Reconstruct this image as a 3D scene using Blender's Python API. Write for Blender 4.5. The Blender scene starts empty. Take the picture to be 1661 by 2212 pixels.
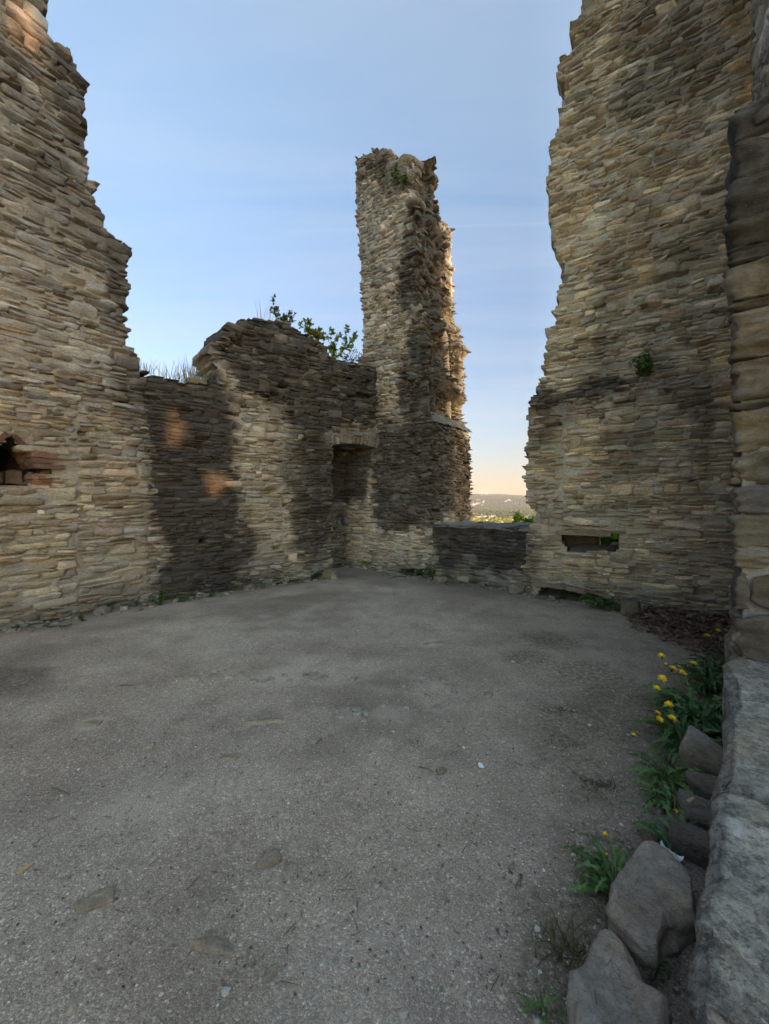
import bpy, bmesh, math, random
import numpy as np

C = bpy.context.scene.collection
PI = math.pi

# ------------------------------------------------------------------ survey of the place
# The walls were surveyed from the camera's standpoint: sightings (u, v) on a plan are
# turned once into metres (x right, y forward, z up, ground at z = 0).
FOC, CX, HY, EYE = 863.0, 830.5, 1085.0, 1.55

# ------------------------------------------------------------------ noise (numpy)
def _hash(ix, iy, iz, seed):
    n = (ix * 374761393 + iy * 668265263 + iz * 1440662683 + seed * 1274126177) & 0xffffffff
    n = ((n ^ (n >> 13)) * 1274126177) & 0xffffffff
    n = ((n ^ (n >> 16)) * 2246822519) & 0xffffffff
    n = n ^ (n >> 15)
    return n / 2147483647.5 - 1.0

def vnoise(x, y, z=0.0, seed=0):
    x, y, z = np.broadcast_arrays(np.asarray(x, float), np.asarray(y, float), np.asarray(z, float))
    fx, fy, fz = np.floor(x), np.floor(y), np.floor(z)
    ix, iy, iz = fx.astype(np.int64), fy.astype(np.int64), fz.astype(np.int64)
    tx, ty, tz = x - fx, y - fy, z - fz
    tx = tx * tx * tx * (tx * (tx * 6 - 15) + 10)
    ty = ty * ty * ty * (ty * (ty * 6 - 15) + 10)
    tz = tz * tz * tz * (tz * (tz * 6 - 15) + 10)
    out = 0.0
    for dx in (0, 1):
        wx = tx if dx else 1 - tx
        for dy in (0, 1):
            wy = ty if dy else 1 - ty
            for dz in (0, 1):
                wz = tz if dz else 1 - tz
                out = out + wx * wy * wz * _hash(ix + dx, iy + dy, iz + dz, seed)
    return out

def fbm(x, y, z=0.0, seed=0, oct=4, gain=0.5):
    x = np.asarray(x, float); y = np.asarray(y, float); z = np.asarray(z, float)
    a, s, out = 1.0, 0.0, 0.0
    for o in range(oct):
        out = out + a * vnoise(x * 2.03 ** o + 7.1 * o, y * 2.03 ** o + 3.3 * o, z * 2.03 ** o, seed + o * 17)
        s += a; a *= gain
    return out / s * 1.4

def sstep(a, b, x):
    t = np.clip((x - a) / (b - a), 0, 1)
    return t * t * (3 - 2 * t)

# ------------------------------------------------------------------ mesh helpers
def mesh_obj(name, verts, faces, mat, col=None, parent=None, smooth=True, loc=None):
    """faces: (M,4) or (M,3) int array, or a list of such arrays.  col: (N,4) point colour."""
    me = bpy.data.meshes.new(name)
    fl = faces if isinstance(faces, list) else [faces]
    fl = [np.asarray(f, np.int32) for f in fl if len(f)]
    loops = np.concatenate([f.ravel() for f in fl])
    tot = np.concatenate([np.full(len(f), f.shape[1], np.int32) for f in fl])
    start = np.concatenate([[0], np.cumsum(tot)[:-1]]).astype(np.int32)
    verts = np.asarray(verts, np.float32)
    me.vertices.add(len(verts)); me.vertices.foreach_set('co', verts.ravel())
    me.loops.add(len(loops)); me.loops.foreach_set('vertex_index', loops)
    me.polygons.add(len(tot)); me.polygons.foreach_set('loop_start', start); me.polygons.foreach_set('loop_total', tot)
    me.polygons.foreach_set('use_smooth', np.full(len(tot), bool(smooth)))
    if col is not None:
        at_ = me.color_attributes.new('Col', 'FLOAT_COLOR', 'POINT')
        at_.data.foreach_set('color', np.asarray(col, np.float32).ravel())
    me.update(calc_edges=True); me.validate()
    if mat is not None: me.materials.append(mat)
    o = bpy.data.objects.new(name, me); C.objects.link(o)
    if parent is not None: o.parent = parent
    if loc is not None: o.location = loc
    return o

class Acc:
    """collects pieces of one mesh"""
    def __init__(self): self.v, self.q, self.t, self.c, self.n = [], [], [], [], 0
    def add(self, v, q=None, t=None, c=(.3, .3, .3, 0)):
        v = np.asarray(v, float).reshape(-1, 3)
        if q is not None and len(q): self.q.append(np.asarray(q, np.int64).reshape(-1, 4) + self.n)
        if t is not None and len(t): self.t.append(np.asarray(t, np.int64).reshape(-1, 3) + self.n)
        c = np.asarray(c, float)
        if c.ndim == 1: c = np.tile(c, (len(v), 1))
        if c.shape[1] == 3: c = np.concatenate([c, np.zeros((len(c), 1))], 1)
        self.c.append(c); self.v.append(v); self.n += len(v)
    def build(self, name, mat, parent=None, smooth=True, origin=None):
        v = np.concatenate(self.v)
        if origin is not None: v = v - np.asarray(origin)
        fl = []
        if self.q: fl.append(np.concatenate(self.q))
        if self.t: fl.append(np.concatenate(self.t))
        return mesh_obj(name, v, fl, mat, np.concatenate(self.c), parent, smooth, loc=origin)

def tag(o, label=None, cat=None, group=None, kind=None):
    if label: o['label'] = label
    if cat: o['category'] = cat
    if group: o['group'] = group
    if kind: o['kind'] = kind
    return o

def empty(name, loc, label, cat, group=None, rz=0, kind='thing'):
    o = bpy.data.objects.new(name, None); C.objects.link(o)
    o.empty_display_size = .1
    o.location = loc; o.rotation_euler = (0, 0, rz)
    return tag(o, label, cat, group, kind)

def reparent(o, root):
    """child stays where it stands while its thing's Empty sits at the base"""
    o.parent = root
    o.location = (o.location[0] - root.location[0], o.location[1] - root.location[1], o.location[2] - root.location[2])
    return o

# ------------------------------------------------------------------ materials
def nt_new(name):
    m = bpy.data.materials.new(name); m.use_nodes = True
    nt = m.node_tree; nt.nodes.clear()
    out = nt.nodes.new('ShaderNodeOutputMaterial')
    b = nt.nodes.new('ShaderNodeBsdfPrincipled')
    nt.links.new(b.outputs[0], out.inputs[0])
    b.inputs['Specular IOR Level'].default_value = .25
    return m, nt, b

def N(nt, typ, **kw):
    n = nt.nodes.new(typ)
    for k, v in kw.items():
        if k.startswith('i_'):
            key = k[2:]
            key = int(key) if key.isdigit() else key.replace('_', ' ')
            n.inputs[key].default_value = v
        else: setattr(n, k, v)
    return n

def mixc(nt, fac, a, b, mode='MIX'):
    n = nt.nodes.new('ShaderNodeMix'); n.data_type = 'RGBA'; n.blend_type = mode
    for i, v in ((0, fac), (6, a), (7, b)):
        if isinstance(v, bpy.types.NodeSocket): nt.links.new(v, n.inputs[i])
        elif i == 0: n.inputs[i].default_value = v
        else: n.inputs[i].default_value = (*v, 1) if len(v) == 3 else v
    return n.outputs[2]

def mathn(nt, op, a, b=0.0, clamp=False):
    n = nt.nodes.new('ShaderNodeMath'); n.operation = op; n.use_clamp = clamp
    for i, v in enumerate((a, b)):
        if isinstance(v, bpy.types.NodeSocket): nt.links.new(v, n.inputs[i])
        else: n.inputs[i].default_value = v
    return n.outputs[0]

def ramp(nt, fac, stops):
    n = nt.nodes.new('ShaderNodeValToRGB')
    while len(n.color_ramp.elements) < len(stops): n.color_ramp.elements.new(.5)
    for e, (p, c) in zip(n.color_ramp.elements, stops):
        e.position = p; e.color = (c, c, c, 1) if isinstance(c, (int, float)) else (*c, 1)
    nt.links.new(fac, n.inputs[0])
    return n.outputs[0]

def noise_tex(nt, co, scale, detail=4, rough=.55, sx=(1, 1, 1), dist=0.0):
    if sx != (1, 1, 1):
        mp = N(nt, 'ShaderNodeMapping'); mp.inputs['Scale'].default_value = sx
        nt.links.new(co, mp.inputs[0]); co = mp.outputs[0]
    n = N(nt, 'ShaderNodeTexNoise', i_Scale=scale, i_Detail=detail, i_Roughness=rough, i_Distortion=dist)
    nt.links.new(co, n.inputs['Vector'])
    return n.outputs[0]

def mat_stone(name='rubble_stone', fine=1.0, bump=.8, lichen=0.0, contrast=1.0, dark=(.040, .038, .038), strat=3.4):
    """colour from the mesh's own stone colours (rgb) and its soot / algae stains and painted shade (alpha)"""
    m, nt, b = nt_new(name)
    co = N(nt, 'ShaderNodeNewGeometry').outputs['Position']
    at_ = N(nt, 'ShaderNodeVertexColor', layer_name='Col')
    bed = noise_tex(nt, co, 11 * fine, 8, .75, (1, 1, strat), .9 if strat > 2 else .3)
    med = noise_tex(nt, co, 3.2 * fine, 7, .68)
    pitn = noise_tex(nt, co, 34 * fine, 5, .7, (1, 1, 1.7), .5)
    grain = noise_tex(nt, co, 110 * fine, 3, .7)
    big = noise_tex(nt, co, .9 * fine, 4, .6)
    v1 = ramp(nt, bed, [(.25, .45), (.42, .85), (.55, 1.08), (.75, 1.5)])
    c = mixc(nt, .9 * contrast, at_.outputs[0], v1, 'MULTIPLY')
    v3 = ramp(nt, pitn, [(.30, .45), (.46, .95), (.6, 1.12), (.75, 1.45)])
    c = mixc(nt, .85, c, v3, 'MULTIPLY')
    v2 = ramp(nt, grain, [(.3, .7), (.5, 1.0), (.7, 1.3)])
    c = mixc(nt, .7, c, v2, 'MULTIPLY')
    warm = ramp(nt, med, [(.40, (.98, 1.0, 1.03)), (.66, (1.12, .98, .80))])
    c = mixc(nt, .7, c, warm, 'MULTIPLY')
    grey = ramp(nt, big, [(.45, 0.0), (.7, .45)])
    c = mixc(nt, grey, c, mixc(nt, 1.0, v1, (.27, .265, .25), 'MULTIPLY'))
    # soot, algae and painted shade: the mask broken up by noise, the stone still showing through
    st = mathn(nt, 'MULTIPLY', at_.outputs[1], 1.3)
    br = mathn(nt, 'ADD', mathn(nt, 'MULTIPLY', mathn(nt, 'SUBTRACT', bed, .5), 1.4), mathn(nt, 'MULTIPLY', mathn(nt, 'SUBTRACT', med, .5), 1.8))
    wide = mathn(nt, 'MULTIPLY', mathn(nt, 'SUBTRACT', noise_tex(nt, co, 1.7 * fine, 6, .7, (1, 1, .6)), .44), 1.5)
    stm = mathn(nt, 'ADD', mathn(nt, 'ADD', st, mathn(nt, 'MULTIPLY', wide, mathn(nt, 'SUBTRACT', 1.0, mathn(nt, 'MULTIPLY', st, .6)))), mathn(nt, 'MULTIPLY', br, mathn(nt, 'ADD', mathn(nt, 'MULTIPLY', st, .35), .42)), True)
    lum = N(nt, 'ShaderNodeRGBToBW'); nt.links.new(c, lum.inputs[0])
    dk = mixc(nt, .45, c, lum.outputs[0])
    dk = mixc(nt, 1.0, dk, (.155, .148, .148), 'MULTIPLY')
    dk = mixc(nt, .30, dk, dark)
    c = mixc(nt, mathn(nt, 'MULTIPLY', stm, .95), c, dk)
    # pale lichen specks
    vo = N(nt, 'ShaderNodeTexVoronoi', i_Scale=19 * fine); nt.links.new(co, vo.inputs['Vector'])
    spk = mathn(nt, 'MULTIPLY', ramp(nt, vo.outputs[0], [(.06, 1.0), (.2, 0.0)]), ramp(nt, med, [(.50, 0.0), (.60, 1.0)]))
    c = mixc(nt, mathn(nt, 'MULTIPLY', spk, .40), c, (.34, .35, .32))
    if lichen > 0:
        l2 = noise_tex(nt, co, 75, 5, .8)
        l3 = noise_tex(nt, co, 24, 7, .8, dist=.15)
        bigm = noise_tex(nt, co, 2.6, 5, .65, dist=.2)
        dm = mathn(nt, 'MULTIPLY', ramp(nt, l3, [(.47, 0.0), (.54, 1.0)]), ramp(nt, l2, [(.36, .2), (.52, 1.0)]))
        c = mixc(nt, mathn(nt, 'MULTIPLY', dm, .8), c, (.060, .055, .052))
        l1 = noise_tex(nt, co, 15, 8, .78, dist=.2)
        lm = mathn(nt, 'MULTIPLY', mathn(nt, 'MULTIPLY', ramp(nt, l1, [(.48, 0.0), (.56, 1.0)]), ramp(nt, l2, [(.40, .1), (.56, 1.0)])), ramp(nt, bigm, [(.40, .25), (.58, 1.0)]))
        c = mixc(nt, mathn(nt, 'MULTIPLY', lm, lichen), c, (.42, .385, .325))
        l4 = noise_tex(nt, co, 1.7, 5, .6, dist=.2)
        c = mixc(nt, ramp(nt, l4, [(.55, 0.0), (.62, .6)]), c, (.17, .145, .095))
        wp_ = mathn(nt, 'MULTIPLY', ramp(nt, bigm, [(.62, 0.0), (.66, 1.0)]), ramp(nt, l2, [(.38, .2), (.5, 1.0)]))
        c = mixc(nt, mathn(nt, 'MULTIPLY', wp_, .8), c, (.46, .44, .40))
    nt.links.new(c, b.inputs['Base Color'])
    b.inputs['Roughness'].default_value = .92
    h = mathn(nt, 'ADD', mathn(nt, 'MULTIPLY', bed, .6), mathn(nt, 'ADD', mathn(nt, 'MULTIPLY', pitn, .45), mathn(nt, 'MULTIPLY', grain, .12)))
    bp = N(nt, 'ShaderNodeBump', i_Strength=bump, i_Distance=.045 / fine)
    nt.links.new(h, bp.inputs['Height']); nt.links.new(bp.outputs[0], b.inputs['Normal'])
    return m

def mat_attr(name, rough=.7, var=.25, scale=30, trans=0.0, bump=0.0, spec=.3):
    m, nt, b = nt_new(name)
    at_ = N(nt, 'ShaderNodeVertexColor', layer_name='Col')
    co = N(nt, 'ShaderNodeNewGeometry').outputs['Position']
    n = noise_tex(nt, co, scale, 4, .6)
    c = mixc(nt, 1.0, at_.outputs[0], ramp(nt, n, [(.25, 1 - var), (.75, 1 + var)]), 'MULTIPLY')
    nt.links.new(c, b.inputs['Base Color'])
    b.inputs['Roughness'].default_value = rough
    b.inputs['Specular IOR Level'].default_value = spec
    if trans > 0:
        tr = N(nt, 'ShaderNodeBsdfTranslucent'); nt.links.new(c, tr.inputs[0])
        mx = N(nt, 'ShaderNodeMixShader', i_0=trans)
        nt.links.new(b.outputs[0], mx.inputs[1]); nt.links.new(tr.outputs[0], mx.inputs[2])
        nt.links.new(mx.outputs[0], nt.nodes['Material Output'].inputs[0])
    if bump:
        bp = N(nt, 'ShaderNodeBump', i_Strength=bump, i_Distance=.01)
        nt.links.new(n, bp.inputs['Height']); nt.links.new(bp.outputs[0], b.inputs['Normal'])
    return m

# ------------------------------------------------------------------ curved wall surfaces
class Surf:
    """a vertical wall face over a plan polyline; s runs along it, z up, d out of the face (towards the right-hand side of travel)"""
    def __init__(self, pts, blend=.3, shift=None, afn=None):
        self.p = np.asarray(pts, float); k = len(self.p)
        self.sh = np.zeros((k, 2)) if shift is None else np.asarray(shift, float)
        self.af = afn or (lambda z: np.zeros_like(z))
        e = np.diff(self.p, axis=0); self.len = np.hypot(e[:, 0], e[:, 1])
        self.cum = np.concatenate([[0], np.cumsum(self.len)])
        t = e / self.len[:, None]; self.nrm = np.stack([t[:, 1], -t[:, 0]], 1)
        self.b = blend
    def P(self, s, z, d):
        s = np.asarray(s, float); z = np.asarray(z, float); d = np.asarray(d, float)
        i = np.clip(np.searchsorted(self.cum, s, side='right') - 1, 0, len(self.len) - 1)
        t = (s - self.cum[i]) / self.len[i]
        a = self.af(z)[..., None]
        p0 = self.p[i] + a * self.sh[i]; p1 = self.p[i + 1] + a * self.sh[i + 1]
        pos = p0 + (p1 - p0) * t[..., None]
        n = self.nrm[i].copy()
        dn = self.cum[i + 1] - s; dp = s - self.cum[i]
        last = len(self.len) - 1
        w = np.where((dn < self.b) & (i < last), .5 * (1 - np.clip(dn, 0, None) / self.b), 0)[..., None]
        n = n * (1 - w) + self.nrm[np.minimum(i + 1, last)] * w
        w = np.where((dp < self.b) & (i > 0), .5 * (1 - np.clip(dp, 0, None) / self.b), 0)[..., None]
        n = n * (1 - w) + self.nrm[np.maximum(i - 1, 0)] * w
        # mitre: keep the face's distance round a corner
        ln = np.linalg.norm(n, axis=-1, keepdims=True)
        n = n / np.maximum(ln, .5) ** 2
        pos = pos + n * d[..., None]
        return np.stack([pos[..., 0], pos[..., 1], z + 0 * s], -1)
    def at(self, u, v, seg=None):
        """sighting -> (s, z)"""
        kx = (u - CX) / FOC; z = 4.0; s = 0.0
        for _ in range(8):
            P = self.p + float(self.af(np.array(z))) * self.sh
            best = None
            for i in range(len(self.len)):
                if seg is not None and i != seg: continue
                g0 = P[i, 0] - kx * P[i, 1]; g1 = P[i + 1, 0] - kx * P[i + 1, 1]
                if abs(g0 - g1) < 1e-9: continue
                t = g0 / (g0 - g1)
                lo = -9 if (i == 0 or seg is not None) else -1e-6
                hi = 9 if (i == len(self.len) - 1 or seg is not None) else 1 + 1e-6
                if lo <= t <= hi:
                    Y = P[i, 1] + t * (P[i + 1, 1] - P[i, 1])
                    out = max(0, -t, t - 1)
                    if Y > .2 and (best is None or (out, Y) < (best[0], best[1])): best = (out, Y, self.cum[i] + t * self.len[i])
            z = EYE + (HY - v) * best[1] / FOC; s = best[2]
        return (s, z)
    def poly(self, pts, seg=None):
        return np.array([(q[1], q[2]) if q[0] == 's' else self.at(q[0], q[1], seg) for q in pts])

def in_poly(x, y, poly):
    x = np.asarray(x); y = np.asarray(y); r = np.zeros(x.shape, bool)
    px, py = poly[:, 0], poly[:, 1]; j = len(poly) - 1
    for i in range(len(poly)):
        c = (py[i] > y) != (py[j] > y)
        with np.errstate(divide='ignore', invalid='ignore'):
            r ^= c & (x < (px[j] - px[i]) * (y - py[i]) / (py[j] - py[i] + 1e-12) + px[i])
        j = i
    return r

def dist_poly(x, y, poly):
    d = np.full(np.shape(x), 1e9)
    for a, b in zip(poly, np.roll(poly, -1, 0)):
        e = b - a; L = max((e ** 2).sum(), 1e-9)
        t = np.clip(((x - a[0]) * e[0] + (y - a[1]) * e[1]) / L, 0, 1)
        d = np.minimum(d, np.hypot(x - a[0] - t * e[0], y - a[1] - t * e[1]))
    return d

def soft(poly, w=.25, amt=1.0, nz=.25, seed=5):
    """a stain: 1 well inside the outline, fading over w, with a ragged edge"""
    def f(s, z):
        d = dist_poly(s, z, poly) * np.where(in_poly(s, z, poly), 1, -1)
        d = d + nz * fbm(s * 2.2, z * 1.3, 0, seed, 3)
        return amt * sstep(-w, w, d)
    return f

STONE_GAIN = np.array((1.20, 1.19, 1.17))
PAL_TAN = [((.34, .285, .205), 6), ((.30, .26, .195), 6), ((.35, .28, .18), 1.5), ((.29, .265, .22), 4), ((.22, .19, .15), 2.5),
           ((.32, .245, .185), .8), ((.39, .345, .265), 2), ((.26, .24, .21), 2)]
PAL_GREY = [((.27, .245, .205), 5), ((.23, .215, .19), 5), ((.30, .25, .185), 4), ((.33, .26, .18), 2), ((.18, .165, .15), 3),
            ((.34, .32, .28), 2)]

def palette(rng, pal, n):
    c = np.array([p[0] for p in pal]); w = np.array([p[1] for p in pal], float)
    k = rng.choice(len(pal), n, p=w / w.sum())
    c = c * .70 + c.mean(1, keepdims=True) * .30
    out = STONE_GAIN * c[k] * np.exp(rng.normal(0, .19, n))[:, None]
    return out * (1 + rng.normal(0, .022, (n, 3)))

def layout(rng, s0, s1, z0, z1, row, asp, wlim, p_split, p_dbl, rows=None):
    """coursed rubble: returns arrays s, z, w, h of the stones"""
    out = []; z = z0; blocked = []; k = 0
    while z < z1:
        h = rows[k] if rows is not None and k < len(rows) else math.exp(rng.uniform(math.log(row[0]), math.log(row[1])))
        k += 1
        nxt = []
        s = s0 - rng.uniform(0, wlim[1])
        while s < s1:
            w = float(np.clip(h * rng.uniform(*asp), *wlim))
            hit = [b for b in blocked if s < b[1] - .02 and s + w > b[0] + .02]
            if hit:
                b = min(hit, key=lambda q: q[0])
                if b[0] - s > .05: out.append(((s + b[0]) / 2, z + h / 2, b[0] - s, h))
                s = b[1]; continue
            r = rng.random()
            if r < p_dbl:
                hh = h * rng.uniform(1.5, 2.0); w = float(np.clip(hh * rng.uniform(.9, 2.2), *wlim))
                hit = [b for b in blocked if s < b[1] - .02 and s + w > b[0] + .02]
                if hit: w = max(.06, min(q[0] for q in hit) - s)
                out.append((s + w / 2, z + hh / 2, w, hh)); nxt.append((s, s + w, z + hh))
            elif r < p_dbl + p_split and h > .09:
                f = rng.uniform(.35, .65)
                out.append((s + w / 2, z + h * f / 2, w, h * f))
                out.append((s + w / 2, z + h * (1 + f) / 2, w, h * (1 - f)))
            else: out.append((s + w / 2, z + h / 2, w, h))
            s += w
        z += h; blocked = [b for b in nxt if b[2] > z + .01]
    return np.array(out)

def stones(surf, st, rng, d0, back, rnd, rot, jit, nu, nv, seed, colour, stain_shade=None, dfn=None, rough=.012, tilt=.1, gap=.012, wav=.05, bedrough=.008, chip=.05):
    """every stone a rounded, chipped, bedded block of its own; returns verts, quads, colours"""
    n = len(st); s, z, w, h = st.T
    def nodes(m):
        t = np.linspace(-1, 1, m - 2); t = np.sign(t) * (1 - (1 - np.abs(t)) ** 1.35)
        return np.concatenate([[-1], t, [1]])
    U, V = nodes(nu), nodes(nv)
    u, v = [a.ravel()[None] for a in np.meshgrid(U, V, indexing='ij')]
    gi, gj = np.meshgrid(np.arange(nu), np.arange(nv), indexing='ij')
    ring = ((gi == 0) | (gi == nu - 1) | (gj == 0) | (gj == nv - 1)).ravel()[None]
    k = rng.uniform(.04, .2, (n, 1)); k2 = rng.uniform(.04, .22, (n, 1))
    a = u * (1 - k * v ** 4); b = v * (1 - k2 * u ** 4)
    cj = rng.normal(0, jit, (n, 4, 2)) * (1 + (rng.random((n, 1, 1)) < .15) * 1.2)
    bl = np.stack([(1 - u) * (1 - v), (1 + u) * (1 - v), (1 - u) * (1 + v), (1 + u) * (1 + v)], -1) / 4      # (1,m,4)
    off = np.einsum('imk,nkc->nmc', np.broadcast_to(bl, (1,) + bl.shape[1:]), cj)
    hw = np.maximum(w / 2 - gap / 2, .012)[:, None]; hh = np.maximum(h / 2 - gap / 2, .010)[:, None]
    A = a * hw + off[..., 0] * hh * 1.2; B = b * hh + off[..., 1] * hh
    r = rng.normal(0, rot, (n, 1))
    S = s[:, None] + A * np.cos(r) - B * np.sin(r); Z = z[:, None] + A * np.sin(r) + B * np.cos(r)
    Z = Z + wav * vnoise(s[:, None] * .8, z[:, None] * .5, 0, seed + 3)
    key = (np.arange(n) * 3.17)[:, None]
    S = S + rough * vnoise(S * 14, Z * 22, key, seed + 11); Z = Z + .8 * rough * vnoise(S * 10, Z * 24, key + 50, seed + 12)
    bul = (1 - np.abs(u) ** 12) * (1 - np.abs(v) ** 8)
    rr = np.minimum(rnd, .45 * h)[:, None]
    D = d0[:, None] + rr * (bul - 1) + rng.normal(0, tilt, (n, 1)) * .05 * u + (rng.normal(.5, .6, (n, 1)) * tilt * .12) * v
    D = D + bedrough * 1.6 * fbm(S * 7, Z * 16, key, seed + 20, 3) + bedrough * vnoise(S * 3, Z * 45, key, seed + 23)
    for _ in range(3):      # chipped arrises and split faces
        th = rng.uniform(0, 2 * PI, (n, 1)); cc = rng.uniform(.15, .95, (n, 1)); kk = rng.uniform(0, 1, (n, 1)) ** 2 * chip
        D = D - kk * np.maximum(0, np.cos(th) * u + np.sin(th) * v - cc)
    D = np.where(ring, d0[:, None] - np.asarray(back).reshape(-1, 1), D)
    S = np.where(ring, s[:, None] + (S - s[:, None]) * .97, S)
    if dfn is not None: D = D + dfn(s, z)[:, None]
    P = surf.P(S, Z, D)
    q = (gi[:-1, :-1] * nv + gj[:-1, :-1]).ravel()
    q = np.stack([q, q + nv, q + nv + 1, q + 1], 1)
    Q = (q[None] + (np.arange(n) * nu * nv)[:, None, None]).reshape(-1, 4)
    col = np.zeros((n, nu * nv, 4)); col[..., :3] = colour[:, None, :]
    if stain_shade is not None:
        js = rng.normal(0, .07, (n, 2))
        col[..., 3] = np.clip(stain_shade(S + js[:, :1], Z + js[:, 1:]) * rng.uniform(.72, 1.12, (n, 1)), 0, 1)
    return P.reshape(-1, 3), Q, col.reshape(-1, 4)

def slab(surf, poly, holes, grid, mort, thick, seed, mcol, stain_shade=None, dfn=None, inset=.02, pit=None, sidecuts=4, closed=False):
    """the mortared core of the wall: bedded face, back and broken edges"""
    s0, z0 = poly.min(0); s1, z1 = poly.max(0)
    ns = max(2, int((s1 - s0) / grid) + 1); nz = max(2, int((z1 - z0) / grid) + 1)
    sg = np.linspace(s0, s1, ns + 1); zg = np.linspace(z0, z1, nz + 1)
    cs, cz = np.meshgrid((sg[1:] + sg[:-1]) / 2, (zg[1:] + zg[:-1]) / 2, indexing='ij')
    inside = in_poly(cs, cz, poly)
    if inset > 0:
        dd = dist_poly(cs, cz, poly); low = cz < z0 + .15
        inside &= (dd > inset * (1 + .8 * vnoise(cs * 6, cz * 9, 0, seed))) | low
    for hpoly in holes: inside &= ~in_poly(cs, cz, hpoly)
    S, Z = np.meshgrid(sg, zg, indexing='ij')
    D = mort[0] + mort[1] * fbm(S * 5, Z * 8, 0, seed + 31, 4) + .4 * mort[1] * vnoise(S * 24, Z * 30, 0, seed + 33)
    if pit is not None: D = D + pit(S, Z)
    if dfn is not None: D = D + dfn(S, Z)
    front = surf.P(S, Z, D)
    nv = (ns + 1) * (nz + 1); idx = np.arange(nv).reshape(ns + 1, nz + 1)
    layers = [front.reshape(-1, 3)]
    for c in range(1, sidecuts + 1):
        f = c / sidecuts
        jd = .05 * thick * vnoise(S * 4, Z * 9, c * 3.3, seed + 40)
        js = .06 * vnoise(S * 5, Z * 8, c * 5.1, seed + 41); jz = .05 * vnoise(S * 5, Z * 5, c * 4.7, seed + 42)
        jz = np.where(Z < z0 + .05, 0, jz)
        layers.append(surf.P(S + js, Z + jz, D * (1 - f) - thick * f + jd).reshape(-1, 3))
    I, J = np.nonzero(inside)
    q = [np.stack([idx[I, J], idx[I + 1, J], idx[I + 1, J + 1], idx[I, J + 1]], 1)]
    L = sidecuts * nv
    q.append(np.stack([idx[I, J], idx[I, J + 1], idx[I + 1, J + 1], idx[I + 1, J]], 1) + L)
    pad = np.pad(inside, 1)
    def side(a, b):
        for c in range(sidecuts):
            q.append(np.stack([a + c * nv, a + (c + 1) * nv, b + (c + 1) * nv, b + c * nv], 1))
    m = inside & ~pad[:-2, 1:-1]; i, j = np.nonzero(m); side(idx[i, j], idx[i, j + 1])
    m = inside & ~pad[2:, 1:-1]; i, j = np.nonzero(m); side(idx[i + 1, j + 1], idx[i + 1, j])
    m = inside & ~pad[1:-1, :-2]; i, j = np.nonzero(m); side(idx[i + 1, j], idx[i, j])
    m = inside & ~pad[1:-1, 2:]; i, j = np.nonzero(m); side(idx[i, j + 1], idx[i + 1, j + 1])
    V = np.concatenate(layers); Q = np.concatenate(q)
    col = np.zeros((len(V), 4)); col[:, :3] = np.asarray(mcol) * STONE_GAIN
    var = np.exp(.22 * fbm(S * 3, Z * 4, 0, seed + 60, 4)).ravel()
    col[:, :3] *= np.tile(var, sidecuts + 1)[:, None]
    if stain_shade is not None: col[:, 3] = np.tile(np.clip(stain_shade(S, Z), 0, 1).ravel() * .9, sidecuts + 1)
    used = np.unique(Q); remap = np.full(len(V), -1); remap[used] = np.arange(len(used))
    return V[used], remap[Q], col[used]

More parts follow.
